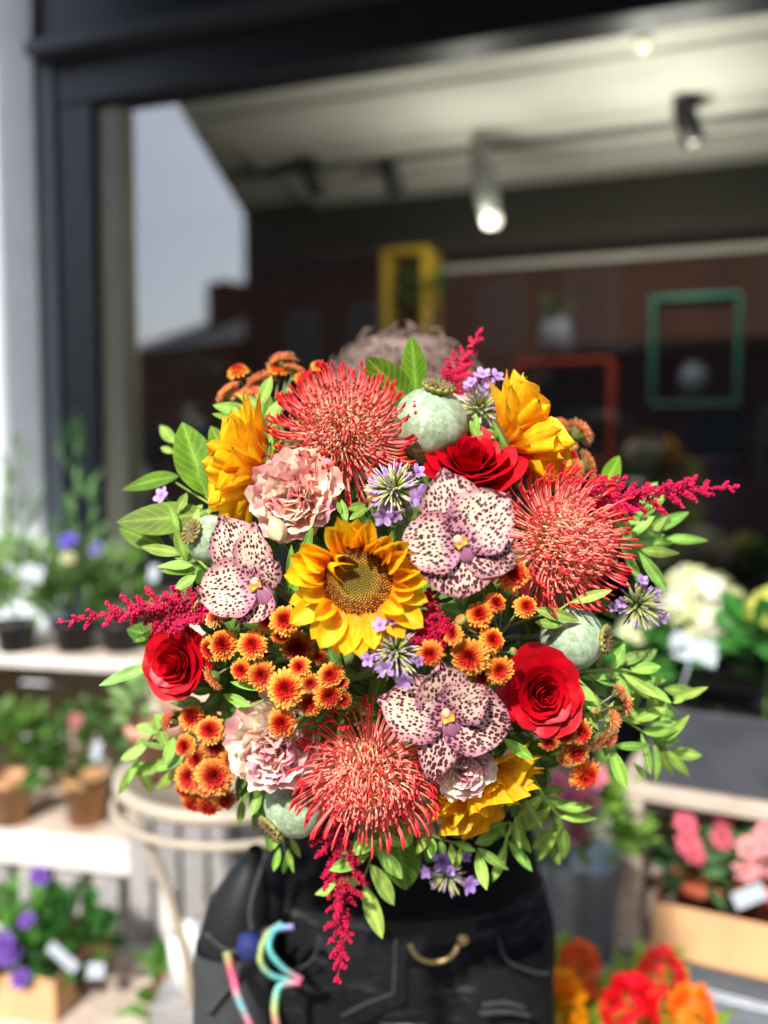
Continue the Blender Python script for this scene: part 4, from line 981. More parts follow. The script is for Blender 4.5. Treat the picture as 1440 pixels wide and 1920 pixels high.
sprig('long arching sprig right of the right rose, upper one', [[(1078, 1260), (1180, 1258), (1232, 1300), (1282, 1347)]],
      [(1147, 1256, 1176, 1202, 30), (1184, 1258, 1242, 1247, 32), (1230, 1290, 1236, 1258, 22), (1104, 1264, 1158, 1286, 26), (1150, 1262, 1188, 1308, 22), (1166, 1262, 1240, 1310, 24), (1262, 1310, 1328, 1290, 23), (1262, 1318, 1286, 1308, 14), (1120, 1255, 1135, 1215, 18), (1205, 1280, 1260, 1320, 22), (1100, 1260, 1092, 1215, 20)], .0, (1.08, 1.08, .92), extra=13, wk=.86)
sprig('long drooping sprig right of the right rose, lower one', [[(1085, 1275), (1150, 1335), (1205, 1372), (1255, 1408)]],
      [(1145, 1334, 1197, 1356, 18), (1204, 1372, 1277, 1370, 28), (1236, 1392, 1294, 1344, 26), (1250, 1406, 1299, 1464, 26), (1190, 1352, 1250, 1328, 28), (1226, 1392, 1236, 1470, 26), (1202, 1376, 1216, 1452, 24), (1186, 1428, 1226, 1470, 15), (1140, 1325, 1190, 1310, 20), (1110, 1300, 1130, 1345, 20)], -.012, (1.12, 1.12, .92), extra=13, wk=.84)
sprig('pair of vivid green leaves over the right chrysanthemums', [[(1100, 1360), (1146, 1400)]], [(1145, 1402, 1173, 1478, 30), (1150, 1398, 1232, 1401, 20)], -.03, (1.0, 1.15, .85))
sprig('round ended leaves touching the right rose edge', [[(1070, 1275), (1080, 1290)]], [(1075, 1288, 1118, 1312, 28), (1080, 1305, 1120, 1340, 16), (1085, 1320, 1125, 1370, 16)], -.01, (.95, 1.05, .85))
sprig('vivid leaf lying below the right rose over the lower sunflower', [[(930, 1370), (944, 1386)]], [(943, 1384, 1000, 1423, 26)], -.028, (.8, 1.1, .7))
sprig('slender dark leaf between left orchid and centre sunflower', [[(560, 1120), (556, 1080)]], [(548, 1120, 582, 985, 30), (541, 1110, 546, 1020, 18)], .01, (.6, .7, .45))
sprig('small leaves between carnation and phlox near the bouquet top', [[(650, 990), (650, 960)]], [(650, 980, 640, 935, 18), (655, 975, 690, 945, 16), (640, 965, 632, 940, 14), (652, 955, 688, 945, 20)], .004, (.9, 1.05, .8))
sprig('curling green leaf above the lower left carnation', [[(520, 1300), (460, 1330)]], [(470, 1325, 416, 1300, 22), (505, 1292, 430, 1280, 18), (600, 1300, 560, 1290, 16)], .004, (.8, .95, .6))
sprig('leafy sprig under the carnation beside the top pincushion', [[(905, 820), (895, 790)]], [(900, 830, 880, 790, 22), (905, 850, 925, 815, 20), (890, 820, 895, 775, 18)], .015, (.95, 1.05, .85))
# foliage filling between the blooms, leaf colour darkened to give the gaps their shade
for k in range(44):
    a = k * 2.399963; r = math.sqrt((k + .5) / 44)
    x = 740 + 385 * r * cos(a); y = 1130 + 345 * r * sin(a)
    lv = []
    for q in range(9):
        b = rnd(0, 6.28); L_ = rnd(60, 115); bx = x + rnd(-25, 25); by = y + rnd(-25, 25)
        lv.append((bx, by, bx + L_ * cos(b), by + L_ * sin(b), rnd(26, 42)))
    sprig('leafy sprig tucked deep between the blooms, tinted dark as shade', [[(x, y), (x + rnd(-30, 30), y + rnd(-30, 30))]], lv, rnd(.05, .085), (.30, .38, .26), SPRIG, group='dark filler sprigs inside the bouquet')

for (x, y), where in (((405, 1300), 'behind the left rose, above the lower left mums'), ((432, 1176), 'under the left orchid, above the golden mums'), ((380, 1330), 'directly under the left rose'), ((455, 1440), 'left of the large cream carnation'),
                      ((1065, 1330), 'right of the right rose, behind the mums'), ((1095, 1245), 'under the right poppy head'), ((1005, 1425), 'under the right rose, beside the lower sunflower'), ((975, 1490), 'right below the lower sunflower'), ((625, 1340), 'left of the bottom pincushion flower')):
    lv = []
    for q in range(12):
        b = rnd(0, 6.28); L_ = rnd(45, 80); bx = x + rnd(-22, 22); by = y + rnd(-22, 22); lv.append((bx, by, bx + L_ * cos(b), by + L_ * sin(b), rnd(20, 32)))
    sprig('shade-tinted leafy sprig ' + where, [[(x, y), (x + rnd(-30, 30), y + rnd(-30, 30))]], lv, rnd(.03, .045), (.34, .46, .3), SPRIG)  # same green leaves, tint lowered to paint shade into these gaps

# ---- sunflowers
def sun_petal(name, bend, cup, w=.56, crink=.03):
    ph = rnd(0, 6)
    def fn(u, v):
        wv = w / 2 * np.clip(u * 7, .35, 1) * (np.clip(1 - u ** 4.5, 0, 1) ** .55) * (.75 + .35 * np.sin(pi * u))
        y = v * wv; z = bend * u ** 1.6 + cup * (v * wv) ** 2 * 6 + crink * np.sin(v * 5 + ph) * u * (1 - u) * 2 + .012 * np.cos(v * 9)
        x = u * (1 - .10 * abs(bend) * u) + .02 * np.sin(v * 3 + ph) * u
        c = S(252, 164, 8)[None] + (S(255, 210, 30) - S(252, 164, 8))[None] * sm(u, .05, .55)[:, None]
        c = c * (1 - .10 * (np.abs(np.cos(v * 9)) < .25))[:, None]
        return np.stack([x, y, z], 1), c, np.stack([u, v, np.ones_like(u)], 1)
    V, f, c, pt = sheet(9, 7, fn); return MB().add(V, f, c, None, pt).mesh(name, M_SUNP)
SP = {'flat': [sun_petal('petal', b, c_) for b, c_ in ((-.08, .3), (-.15, .5), (.05, .4), (-.22, .2))],
      'up': [sun_petal('petal', b, c_, .6, .06) for b, c_ in ((.25, .8), (.35, 1.1), (.15, .9), (.3, .6))],
      'curl': [sun_petal('petal', b, c_, .66, .08) for b, c_ in ((.6, 1.2), (.75, 1.5), (.5, 1.4))]}
def disc_mesh(Rd):
    mb = MB(); n = 620
    V, f = lathe([(0, Rd * .16), (Rd * .35, Rd * .15), (Rd * .7, Rd * .16), (Rd * .95, Rd * .08), (Rd * 1.02, -Rd * .1), (Rd * .6, -Rd * .4), (0, -Rd * .45)], 24)
    mb.add(V, f, S(92, 66, 22))
    for k in range(n):
        r = Rd * math.sqrt((k + .5) / n); a = k * 2.399963; t = r / Rd
        z = Rd * (.15 + .02 * math.sin(t * 6)) if t < .75 else Rd * (.15 - .3 * (t - .75))
        if t < .42: col = lerp(S(112, 122, 34), S(156, 152, 40), t / .42); h = .035; w_ = .026
        elif t < .62: col = lerp(S(176, 162, 36), S(220, 164, 34), (t - .42) / .2); h = .05; w_ = .03
        else: col = (S(230, 144, 44) if random.random() < .66 else S(140, 66, 26)) * rnd(.8, 1.15); h = rnd(.07, .13); w_ = .024
        h *= Rd; w_ *= Rd; ph = rnd(0, 6)
        lean = .35 * t if t > .6 else 0
        bx = [(w_ * cos(ph + q * pi / 2), w_ * sin(ph + q * pi / 2), 0) for q in range(4)]
        tp = (rnd(-.3, .3) * w_, rnd(-.3, .3) * w_, h)
        M = T(r * cos(a), r * sin(a), z - .2 * h) @ R(lean * -sin(a), 'X') @ R(lean * cos(a), 'Y')
        mid = [(p[0] * .8, p[1] * .8, h * .7) for p in bx]
        mb.add(bx + mid + [tp], [(0, 1, 5, 4), (1, 2, 6, 5), (2, 3, 7, 6), (3, 0, 4, 7), (4, 5, 8), (5, 6, 8), (6, 7, 8), (7, 4, 8)], np.clip(col * rnd(.85, 1.15), 0, 1), M)
    return mb.mesh('seed_disc', M_DISC, False)
def sunflower(label, px, py, Rpx, face, tiltf, nout=22, nin=18, Lf=1.08, dz=0., roll=0., ws=1.):
    d = dome(px, py) + dz; Rd = Rpx * mpp(d); M = frame(P(px, py, d), D(*face), roll)
    rt = thing('sunflower', label, 'flower', M, GRP)
    dm = link('seed_disc', disc_mesh(Rd), rt); dm['kind'] = 'stuff'
    V, f = lathe([(0, -.012), (Rd * .6, -.010), (Rd * 1.0, -.004), (Rd * .95, 0)], 20); link('receptacle', MB().add(V, f, S(96, 128, 50)).mesh('receptacle', M_STEM), rt)
    for layer, n in ((0, nout), (1, nin)):
        for k in range(n):
            a = 2 * pi * (k + layer * .5) / n + rnd(-.08, .08)
            kind, tl, ls = tiltf(math.degrees(a) % 360, layer)
            if kind is None: continue
            L = Rd * Lf * ls * rnd(.9, 1.1)
            me = random.choice(SP[kind])
            Mp = R(a, 'Z') @ T(Rd * (.95 + .03 * layer), 0, -.001 + .003 * layer) @ R(-radians(tl + rnd(-7, 7)), 'Y') @ R(rnd(-.3, .3), 'X') @ SC(L, L * ws * rnd(.85, 1.1), L)
            k_ = rnd(.92, 1.05); link('petal', me, rt, Mp, (k_, k_ * rnd(.88, 1.06), k_))
    for k in range(14):
        a = 2 * pi * k / 14; L = Rd * .7
        link('bract', SPRIG[k % 4], rt, R(a, 'Z') @ T(Rd * .9, 0, -.006) @ R(radians(rnd(0, 20)), 'Y') @ SC(L, L * 1.4, L), (.7, .85, .6))
    stem_to_bind(rt, M, (0, 0, -.01), .0045)
    return rt
def t_front(a, layer):
    up = max(0, sin(radians(a))); dn = max(0, -sin(radians(a)))
    if layer == 0: return ('flat' if dn > .25 else 'up'), 6 + 26 * up + 10 * (1 - dn), 1.0 + .12 * dn
    if dn > .75: return 'flat', 16, .95
    return random.choice(['up', 'up', 'curl']), 22 + 18 * up + rnd(-10, 10) + (50 if 130 < a < 155 else 0), .66
sunflower('large open sunflower with a green brown centre in the middle of the bouquet', 672, 1086, 66, (-.05, .10, 1), t_front, 20, 17, 1.2, -.012)
def t_side(a, layer): return random.choice(['flat', 'up']), (28 if layer == 0 else 48) + rnd(-12, 12), 1.25 * rnd(.88, 1.08)
sunflower('sunflower seen from the side at the left, beside the cream pink carnation', 492, 885, 52, (-.88, .12, .06), t_side, 30, 26, 1.45, .02, ws=.66)
sunflower('sunflower seen from the side at the upper right, above the red rose', 955, 832, 54, (.82, .42, .10), t_side, 30, 26, 1.38, .015, ws=.66)
sunflower('sunflower facing down at the lower right, under the lowest orchid', 890, 1450, 52, (.42, -.72, .42), t_side, 28, 24, 1.35, .02, ws=.75)

# ---- roses
def rose(label, px, py, Rpx, face, roll=0., dz=0., n=27, seed=1):
    rs = random.Random(seed)
    d = dome(px, py) + dz; Rr = Rpx * mpp(d); M = frame(P(px, py, d), D(*face), roll)
    rt = thing('rose', label, 'flower', M, GRP)
    for i in range(n):
        t = i / (n - 1); a0 = i * 2.399963 + rs.uniform(-.15, .15)
        r0 = Rr * (.04 + .74 * t ** 1.12) * rs.uniform(.95, 1.05); H = Rr * (.82 + .1 * sm(t, 0, .3) - .42 * t ** 1.8) + Rr * rs.uniform(-.03, .03)
        wd = lerp(2.6, 1.15, t ** .6); zb = -Rr * (.75 - .1 * t)
        fl = Rr * (.02 + .30 * t ** 2); curl = .05 + rs.uniform(.26, .46) * sm(t, .25, .8); off = rs.uniform(-.02, .02); ph = rs.uniform(0, 6); pt = sm(t, .45, .9) * .10
        def fn(u, v):
            ang = a0 + v * wd * (.45 + .55 * np.clip(u * 2.2, 0, 1) - .12 * u ** 6)
            top = 1 - .16 * np.abs(v) ** 2.5 + pt * np.exp(-(v / .25) ** 2) + .03 * np.sin(v * 6 + ph) + .012 * np.sin(v * 17 + ph * 3)
            uu = u * top
            rr = r0 * (.30 + .70 * np.clip(uu, 0, 1) ** .55) + fl * uu ** 2.5 + Rr * (.022 * np.sin(v * 4 + ph) + .012 * np.sin(v * 9 + 2 * ph) * u) * u
            rr = rr * (1 - .10 * (v > 0) * v * v) + Rr * .07 * t * (v < 0) * v * v * u
            rr = rr * (1 - .26 * (1 - sm(t, .0, .6)) * u ** 2); z = zb + (H - zb) * uu
            e = sm(u, .72, 1.0); rr = rr + Rr * curl * .55 * e; z = z - Rr * curl * .35 * e ** 2
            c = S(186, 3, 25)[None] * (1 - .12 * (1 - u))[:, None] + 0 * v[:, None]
            return np.stack([rr * np.cos(ang), rr * np.sin(ang), z], 1), c, np.stack([u, v * 1.6, .45 + 0 * u], 1)
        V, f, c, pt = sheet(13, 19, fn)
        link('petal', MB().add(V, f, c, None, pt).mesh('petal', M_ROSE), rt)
    V, f = lathe([(0, -Rr * 1.15), (Rr * .16, -Rr * 1.1), (Rr * .24, -Rr * .9), (Rr * .2, -Rr * .7)], 14); link('hip', MB().add(V, f, S(84, 120, 52)).mesh('hip', M_STEM), rt)
    for k in range(5):
        L = Rr * .9; link('sepal', SPRIG[k % 4], rt, R(k * 2 * pi / 5, 'Z') @ T(Rr * .2, 0, -Rr * .8) @ R(radians(-10), 'Y') @ SC(L, L * .9, L), (.75, .9, .7))
    stem_to_bind(rt, M, (0, 0, -Rr * 1.1), .0035)
    return rt
rose('red rose facing up at the top, half hidden behind an orchid', 882, 888, 76, (-.05, .80, .62), .4, .028, seed=3)
rose('red rose at the left edge of the bouquet beside the crimson plume', 340, 1238, 57, (-.36, .02, .93), 1.0, -.002, seed=5)
rose('red rose at the right beside the lowest orchid', 1010, 1297, 66, (.10, .02, 1), 2.2, -.002, seed=8)

# ---- pincushion flowers
def style_path(th0, L, out, back, n=11, hook=.45):
    s = np.linspace(0, 1, n); psi = th0 + out * np.sin(pi * np.clip(s * 1.1, 0, 1)) * .6 - back * s ** 2.2 - hook * sm(s, .72, 1.)
    dx = np.sin(psi) * L / (n - 1); dz = np.cos(psi) * L / (n - 1)
    return np.stack([np.concatenate([[0], np.cumsum(dx[:-1])]), np.zeros(n), np.concatenate([[0], np.cumsum(dz[:-1])])], 1)
COR, SAL, CRM, RED = S(247, 118, 110), S(253, 172, 154), S(253, 220, 192), S(230, 36, 50)
def style_geo(th0, L, out, back, r=.00078, inner=False):
    p = style_path(th0, L, out, back); n = len(p)
    rad = np.linspace(r * 1.5, r * .75, n); rad[-3:] = [r * .9, r * 1.9, r * .7]
    V, f = tube(p, rad, 4)
    u = np.repeat(np.linspace(0, 1, n), 4)[:, None]
    c = SAL + (COR - SAL) * sm(u, .35, .8); c = c + (RED - c) * sm(u, .8, .92)
    if inner: c = CRM + (COR - CRM) * sm(u, .4, 1.)
    return V, f, c
def pincushion(label, px, py, Rpx, face, roll=0., dz=0.):
    d = dome(px, py) + dz; Rr = Rpx * mpp(d); M = frame(P(px, py, d), D(*face), roll)
    rt = thing('pincushion_flower', label, 'flower', M, GRP)
    V, f = lathe([(0, Rr * .44), (Rr * .18, Rr * .4), (Rr * .34, Rr * .26), (Rr * .44, .02 * Rr), (Rr * .36, -Rr * .2), (Rr * .12, -Rr * .38), (0, -Rr * .42)], 22)
    link('cone', MB().add(V, f, S(238, 128, 104)).mesh('cone', M_FLORET), rt)
    vars_ = []
    for k in range(16):
        V, f, c = style_geo(radians(lerp(62, 112, k / 15)), Rr * rnd(1.06, 1.2), rnd(.1, .5), rnd(.7, 1.1)); vars_.append(MB().add(V, f, c).mesh('style', M_FLORET))
    for k in range(230):
        a = k * 2.399963 + rnd(-.05, .05); th = int(rnd(0, 15.99))
        s_ = rnd(.88, 1.06)
        link('style', vars_[th], rt, R(a, 'Z') @ T(Rr * .16, 0, -Rr * .12 + Rr * .16 * (1 - th / 15)) @ SC(s_, s_, s_))
    mb = MB()
    for k in range(300):
        t = math.sqrt((k + .5) / 300); a = k * 2.399963
        V, f, c = style_geo(radians(lerp(8, 66, t)), Rr * rnd(.42, .62) * (.75 + .45 * t), rnd(.1, .6), rnd(.5, 1.4), .0007, random.random() < .7)
        mb.add(V, f, c, R(a, 'Z') @ T(Rr * .34 * t, 0, Rr * .36 * (1 - t * t)))
    for k in range(420):                    # short curled perianth threads covering the cone
        t = math.sqrt((k + .5) / 420); a = k * 2.399963; ph = rnd(.4, 1.2)
        s = np.linspace(0, 1, 7); L = Rr * rnd(.2, .4); psi = radians(lerp(0, 85, t)) + s * rnd(2.2, 4.2) * random.choice((-1, 1))
        p = np.stack([np.cumsum(np.sin(psi)) * L / 6, np.cumsum(np.sin(s * 3 + ph)) * L / 14, np.cumsum(np.cos(psi)) * L / 6], 1)
        V, f = tube(p, .00075, 3); c = lerp(S(254, 224, 196), S(228, 176, 92), rnd(0, 1)) if random.random() < .7 else SAL
        mb.add(V, f, c, R(a, 'Z') @ T(Rr * .44 * math.sin(t * pi / 2), 0, Rr * .43 * math.cos(t * pi / 2)))
    st = link('inner_styles', mb.mesh('inner_styles', M_FLORET), rt); st['kind'] = 'stuff'
    stem_to_bind(rt, M, (0, 0, -Rr * .4), .004)
pincushion('coral pincushion flower at the top, left of the poppy head', 645, 815, 118, (-.02, .42, .9), 0, .008)
pincushion('coral pincushion flower at the right, below the right sunflower', 1050, 1015, 118, (.42, -.02, .9), 1., .004)
pincushion('coral pincushion flower at the bottom, left of the lowest orchid', 690, 1445, 122, (-.05, -.40, .9), 2., .004)

# ---- orchids
def tepal(L, Wd, dens, base, edge, wave=.05, bendx=.1, cupv=.0, rough=1., fat=.75):
    o = rng.uniform(0, 60, 2); ph = rnd(0, 6)
    def fn(u, v):
        wv = Wd / 2 * np.clip(np.sin(pi * np.clip(.06 + .94 * u, 0, 1) ** fat), 0, 1) ** .55
        wv = np.where(u > .995, Wd * .06, wv)
        y = v * wv * (1 + .03 * np.sin(u * 14 + ph)); x = L * (u - .06 * u ** 4 * v * v) + L * .02 * np.sin(v * 7 + ph) * u ** 4
        e = np.maximum(np.abs(v) ** 3, sm(u, .6, 1.0) ** 1.5)
        z = L * (bendx * u * (1 - u) * 1.6 - bendx * .7 * u ** 3) + cupv * Wd * (np.abs(v) ** 2) * .5 + wave * L * e * np.sin(v * 4.2 + u * 7 + ph)
        w_ = np.maximum(sm(np.abs(v), .55, 1.0), sm(u, .72, 1.0))[:, None] * .85
        ctr = (1 - sm(u, .12, .36))[:, None]
        c = base[None] * (1 - w_) + edge[None] * w_; c = c * (1 - ctr * .8) + S(176, 104, 146)[None] * ctr * .8
        pat = np.stack([x * 1000 + o[0], y * 1000 + o[1], dens * (1 - .25 * sm(np.abs(v), .7, 1)) * np.where(u < .16, 1.25, 1.0)], 1)
        return np.stack([x, y, z], 1), c, pat
    V, f, c, pt = sheet(20, 17, fn); return MB().add(V, f, c, None, pt).mesh('tepal', M_ORCHID)
OC, OE = S(240, 212, 188), S(184, 112, 132)
def orchid(label, px, py, teps, face, lipang, dz=0.):
    d = dome(px, py) + dz; k = mpp(d); M = frame(P(px, py, d), D(*face))
    rt = thing('orchid_bloom', label, 'flower', M, GRP)
    for (ang, L, Wd, dens, tilt, z, cup, dark) in teps:
        b = lerp(OC, S(222, 184, 172), dark); e = lerp(OE, S(142, 76, 108), dark)
        me = tepal(L * k, Wd * k, dens, b, e, .04, .10, cup)
        link('tepal', me, rt, R(radians(ang), 'Z') @ T(4 * k, 0, z * k) @ R(-radians(tilt), 'Y'))
    # column with anther cap, side lobes and a mauve lip
    V, f = lathe([(0, 0), (8 * k, 2 * k), (10 * k, 8 * k), (9 * k, 14 * k), (5 * k, 19 * k), (0, 20 * k)], 14)
    col = link('column', MB().add(V, f, S(232, 196, 160)).mesh('column', M_PETAL), rt, T(0, 2 * k, -2 * k) @ R(radians(18), 'X'))
    for s_ in (-1, 1):
        V, f, c, _ = sheet(7, 7, lambda u, v: (np.stack([u * 16 * k, v * 9 * k * np.sin(pi * (.15 + .8 * u)), 7 * k * (v * v) + 3 * k * u], 1), np.tile(S(226, 178, 70), (len(u), 1))))
        link('side_lobe', MB().add(V, f, c).mesh('side_lobe', M_PETAL), rt, R(radians(lipang + 34 * s_), 'Z') @ T(5 * k, 0, 9 * k) @ R(-.3, 'Y'))
    def lip(u, v):
        wv = (7 + 12 * np.sin(pi * u ** 1.2)) * k * np.where(u > .97, .4, 1)
        return np.stack([u * 40 * k, v * wv, 12 * k - 9 * k * u ** 2 + 5 * k * np.cos(v * 2.4) + 1.5 * k * np.cos(v * 8)], 1), S(190, 126, 158)[None] * (1 - .25 * (np.cos(v * 12) > .6))[:, None]
    V, f, c, _ = sheet(10, 9, lip)
    link('lip', MB().add(V, f, c).mesh('lip', M_PETAL), rt, R(radians(lipang), 'Z') @ T(9 * k, 0, 0))
    stem_to_bind(rt, M, (0, 0, -.004), .0025, S(120, 110, 80))
orchid('speckled mauve orchid at the left beside the left poppy head', 482, 1090,
       [(118, 138, 112, .38, 12, 4, .1, .1), (88, 110, 78, .33, 18, 8, .1, 0), (196, 114, 112, .34, 6, 10, .1, 0), (-112, 84, 104, .44, 4, -2, .1, .35), (32, 80, 66, .46, 42, -2, -.2, .6)], (-.22, .05, .97), -62, -.02)
orchid('large speckled mauve orchid above centre right, under the top rose', 858, 1012,
       [(102, 134, 128, .42, 8, -4, .1, .45), (40, 124, 130, .36, 8, 8, .1, 0), (188, 112, 118, .39, 8, 6, .1, .1), (-88, 108, 156, .48, 5, -6, .05, .45), (-24, 118, 104, .46, 4, -2, .0, .8)], (.05, .08, 1), -58, -.032)
orchid('speckled mauve orchid at the lower right beside the right rose', 836, 1335,
       [(96, 108, 112, .40, 26, -2, .2, .5), (168, 128, 132, .37, 8, 8, .1, 0), (40, 100, 92, .38, 34, 6, .1, .5), (-14, 124, 136, .47, 6, -2, .1, .9), (-102, 138, 76, .47, 2, -6, .0, .9)], (.02, .0, 1), -72, -.03)

# ---- carnations
def carn_petal(c_in, c_out, ruf):
    ph = rnd(0, 6); k = random.choice((5, 6, 7))
    def fn(u, v):
        a = v * .78 * (.25 + .75 * u); rr = u * (1 - .10 * v * v) * (1 + .025 * np.sign(np.sin(v * 34)) * (u > .97)) * (1 + .03 * np.sin(v * 8 + ph) * u)
        x = rr * np.cos(a); y = rr * np.sin(a)
        z = ruf * u ** 2 * np.sin(v * k + ph) + .05 * u ** 3 * np.sin(v * 13 + ph * 2) + .22 * u ** 2
        c = c_in[None] + (c_out - c_in)[None] * sm(u, .55, 1.0)[:, None]
        pink = (np.sin(v * 3 + ph) > .55)[:, None] * sm(u, .3, .9)[:, None]
        c = c + (S(232, 140, 176) - c) * .55 * pink
        return np.stack([x, y, z], 1), c
    V, f, c, _ = sheet(8, 17, fn); return MB().add(V, f, c).mesh('petal', M_PETAL)
CP = {'warm': [carn_petal(S(244, 196, 178), S(250, 212, 190), r) for r in (.10, .14, .18, .12, .16, .2)],
      'cream': [carn_petal(S(248, 238, 212), S(252, 238, 218), r) for r in (.10, .14, .18, .12)],
      'pink': [carn_petal(S(228, 168, 190), S(248, 218, 216), r) for r in (.12, .16, .2, .14)]}
def carnation(label, px, py, Rpx, face, mix, roll=0., dz=0., n=44, clr=(1, 1, 1)):
    d = dome(px, py) + dz; Rr = Rpx * mpp(d); M = frame(P(px, py, d), D(*face), roll)
    rt = thing('carnation', label, 'flower', M, GRP)
    for i in range(n):
        t = ((i + .5) / n) ** .75; a = i * 2.399963 + rnd(-.2, .2); el = lerp(82, 2, t) + rnd(-12, 12)
        L = Rr * lerp(.62, 1.02, t) * rnd(.9, 1.06); me = random.choice(CP[random.choice(mix)])
        k = rnd(.92, 1.04)
        link('petal', me, rt, R(a, 'Z') @ T(Rr * .10 * t, 0, -Rr * .35 + Rr * .22 * (1 - t)) @ R(-radians(el), 'Y') @ R(rnd(-.35, .35), 'X') @ SC(L, L * rnd(.85, 1.05), L), (k * clr[0], k * clr[1], k * clr[2]))
    V, f = lathe([(0, -Rr * .95), (Rr * .18, -Rr * .92), (Rr * .24, -Rr * .6), (Rr * .3, -Rr * .3)], 14); link('calyx', MB().add(V, f, S(126, 150, 84)).mesh('calyx', M_STEM), rt)
    stem_to_bind(rt, M, (0, 0, -Rr * .9), .003)
carnation('peach pink carnation beside the left sunflower', 552, 930, 86, (-.12, .12, .98), ['warm', 'warm', 'cream', 'pink'], 0, .0)
carnation('large cream and pink carnation at the lower left', 512, 1395, 90, (-.12, -.05, .98), ['cream', 'pink', 'cream', 'warm'], 1, .0)
carnation('small lilac edged carnation under the lowest orchid', 870, 1442, 62, (.1, -.2, .97), ['pink', 'cream', 'cream'], 2, -.036, 30)
bud = thing('carnation_bud', 'cream carnation bud just below the peach pink carnation', 'flower', frame(P(520, 996, .695), D(.25, -.6, .7)), GRP)
kb_ = mpp(.69)
V, f = lathe([(0, 0), (9 * kb_, 4 * kb_), (14 * kb_, 14 * kb_), (19 * kb_, 30 * kb_), (18 * kb_, 44 * kb_), (10 * kb_, 58 * kb_), (2 * kb_, 66 * kb_), (0, 66 * kb_)], 24, lambda th, z: .12 * np.sin(3 * th + z * 160))
link('petal_cup', MB().add(V, f, S(226, 208, 168)).mesh('petal_cup', M_PETAL), bud, T(0, 0, -.016)); stem_to_bind(bud, bud.matrix_basis, (0, 0, -.015), .002)

# ---- poppy seed heads
def poppy(label, px, py, Rpx, face, stretch=1., dz=0., crown=.42, roll=0.):
    d = dome(px, py) + dz; Rr = Rpx * mpp(d); M = frame(P(px, py, d), D(*face), roll)
    rt = thing('poppy_seed_head', label, 'seed head', M, GRP)
    prof = [(.0, -1.12), (.16, -1.1), (.2, -1.02), (.34, -.95), (.66, -.75), (.9, -.42), (1.0, -.05), (.98, .25), (.86, .55), (.62, .80), (.36, .93), (.26, 1.0), (.27, 1.06), (.0, 1.07)]
    V, f = lathe([(r * Rr, z * Rr * stretch) for r, z in prof], 30, lambda th, z: .012 * np.cos(11 * th))
    link('capsule', MB().add(V, f, S(160, 180, 160)).mesh('capsule', M_POPPY), rt)
    n = 13; cr_ = crown * Rr; zt = Rr * stretch * 1.05
    V, f = lathe([(0, -.06 * Rr), (cr_ * .8, -.05 * Rr), (cr_, .02 * Rr), (cr_ * 1.02, .10 * Rr), (cr_ * .9, .11 * Rr), (cr_ * .4, .05 * Rr), (0, .06 * Rr)], n * 6, lambda th, z: .055 * np.cos(n * th))
    co = link('crown', MB().add(V, f, S(140, 138, 66)).mesh('crown', M_STEM), rt, T(0, 0, zt))
    for k in range(n):
        a = 2 * pi * k / n
        pts = [(cr_ * q * cos(a + .25 * q), cr_ * q * sin(a + .25 * q), Rr * (.075 + .055 * q * q)) for q in (.1, .35, .6, .8, .97)]
        V, f = tube(pts, np.array([.03, .05, .06, .065, .04]) * Rr, 5); link('stigma_ray', MB().add(V, f, S(112, 96, 62)).mesh('stigma_ray', M_STEM), co)
    stem_to_bind(rt, M, (0, 0, -Rr * stretch * 1.08), .003, S(128, 150, 118))
poppy('large pale green poppy seed head at the top of the bouquet', 806, 797, 71, (.18, .88, .42), .98, .016)
poppy('poppy seed head behind the left orchid with its crown facing left', 398, 1012, 46, (-.62, .32, .72), 1., .005, .52)
poppy('poppy seed head at the right between pincushion and rose', 1072, 1196, 60, (.80, .03, .52), 1., .012, .45)
poppy('poppy seed head at the bottom left under the carnation', 556, 1508, 60, (-.66, -.52, .5), 1., .012, .48)

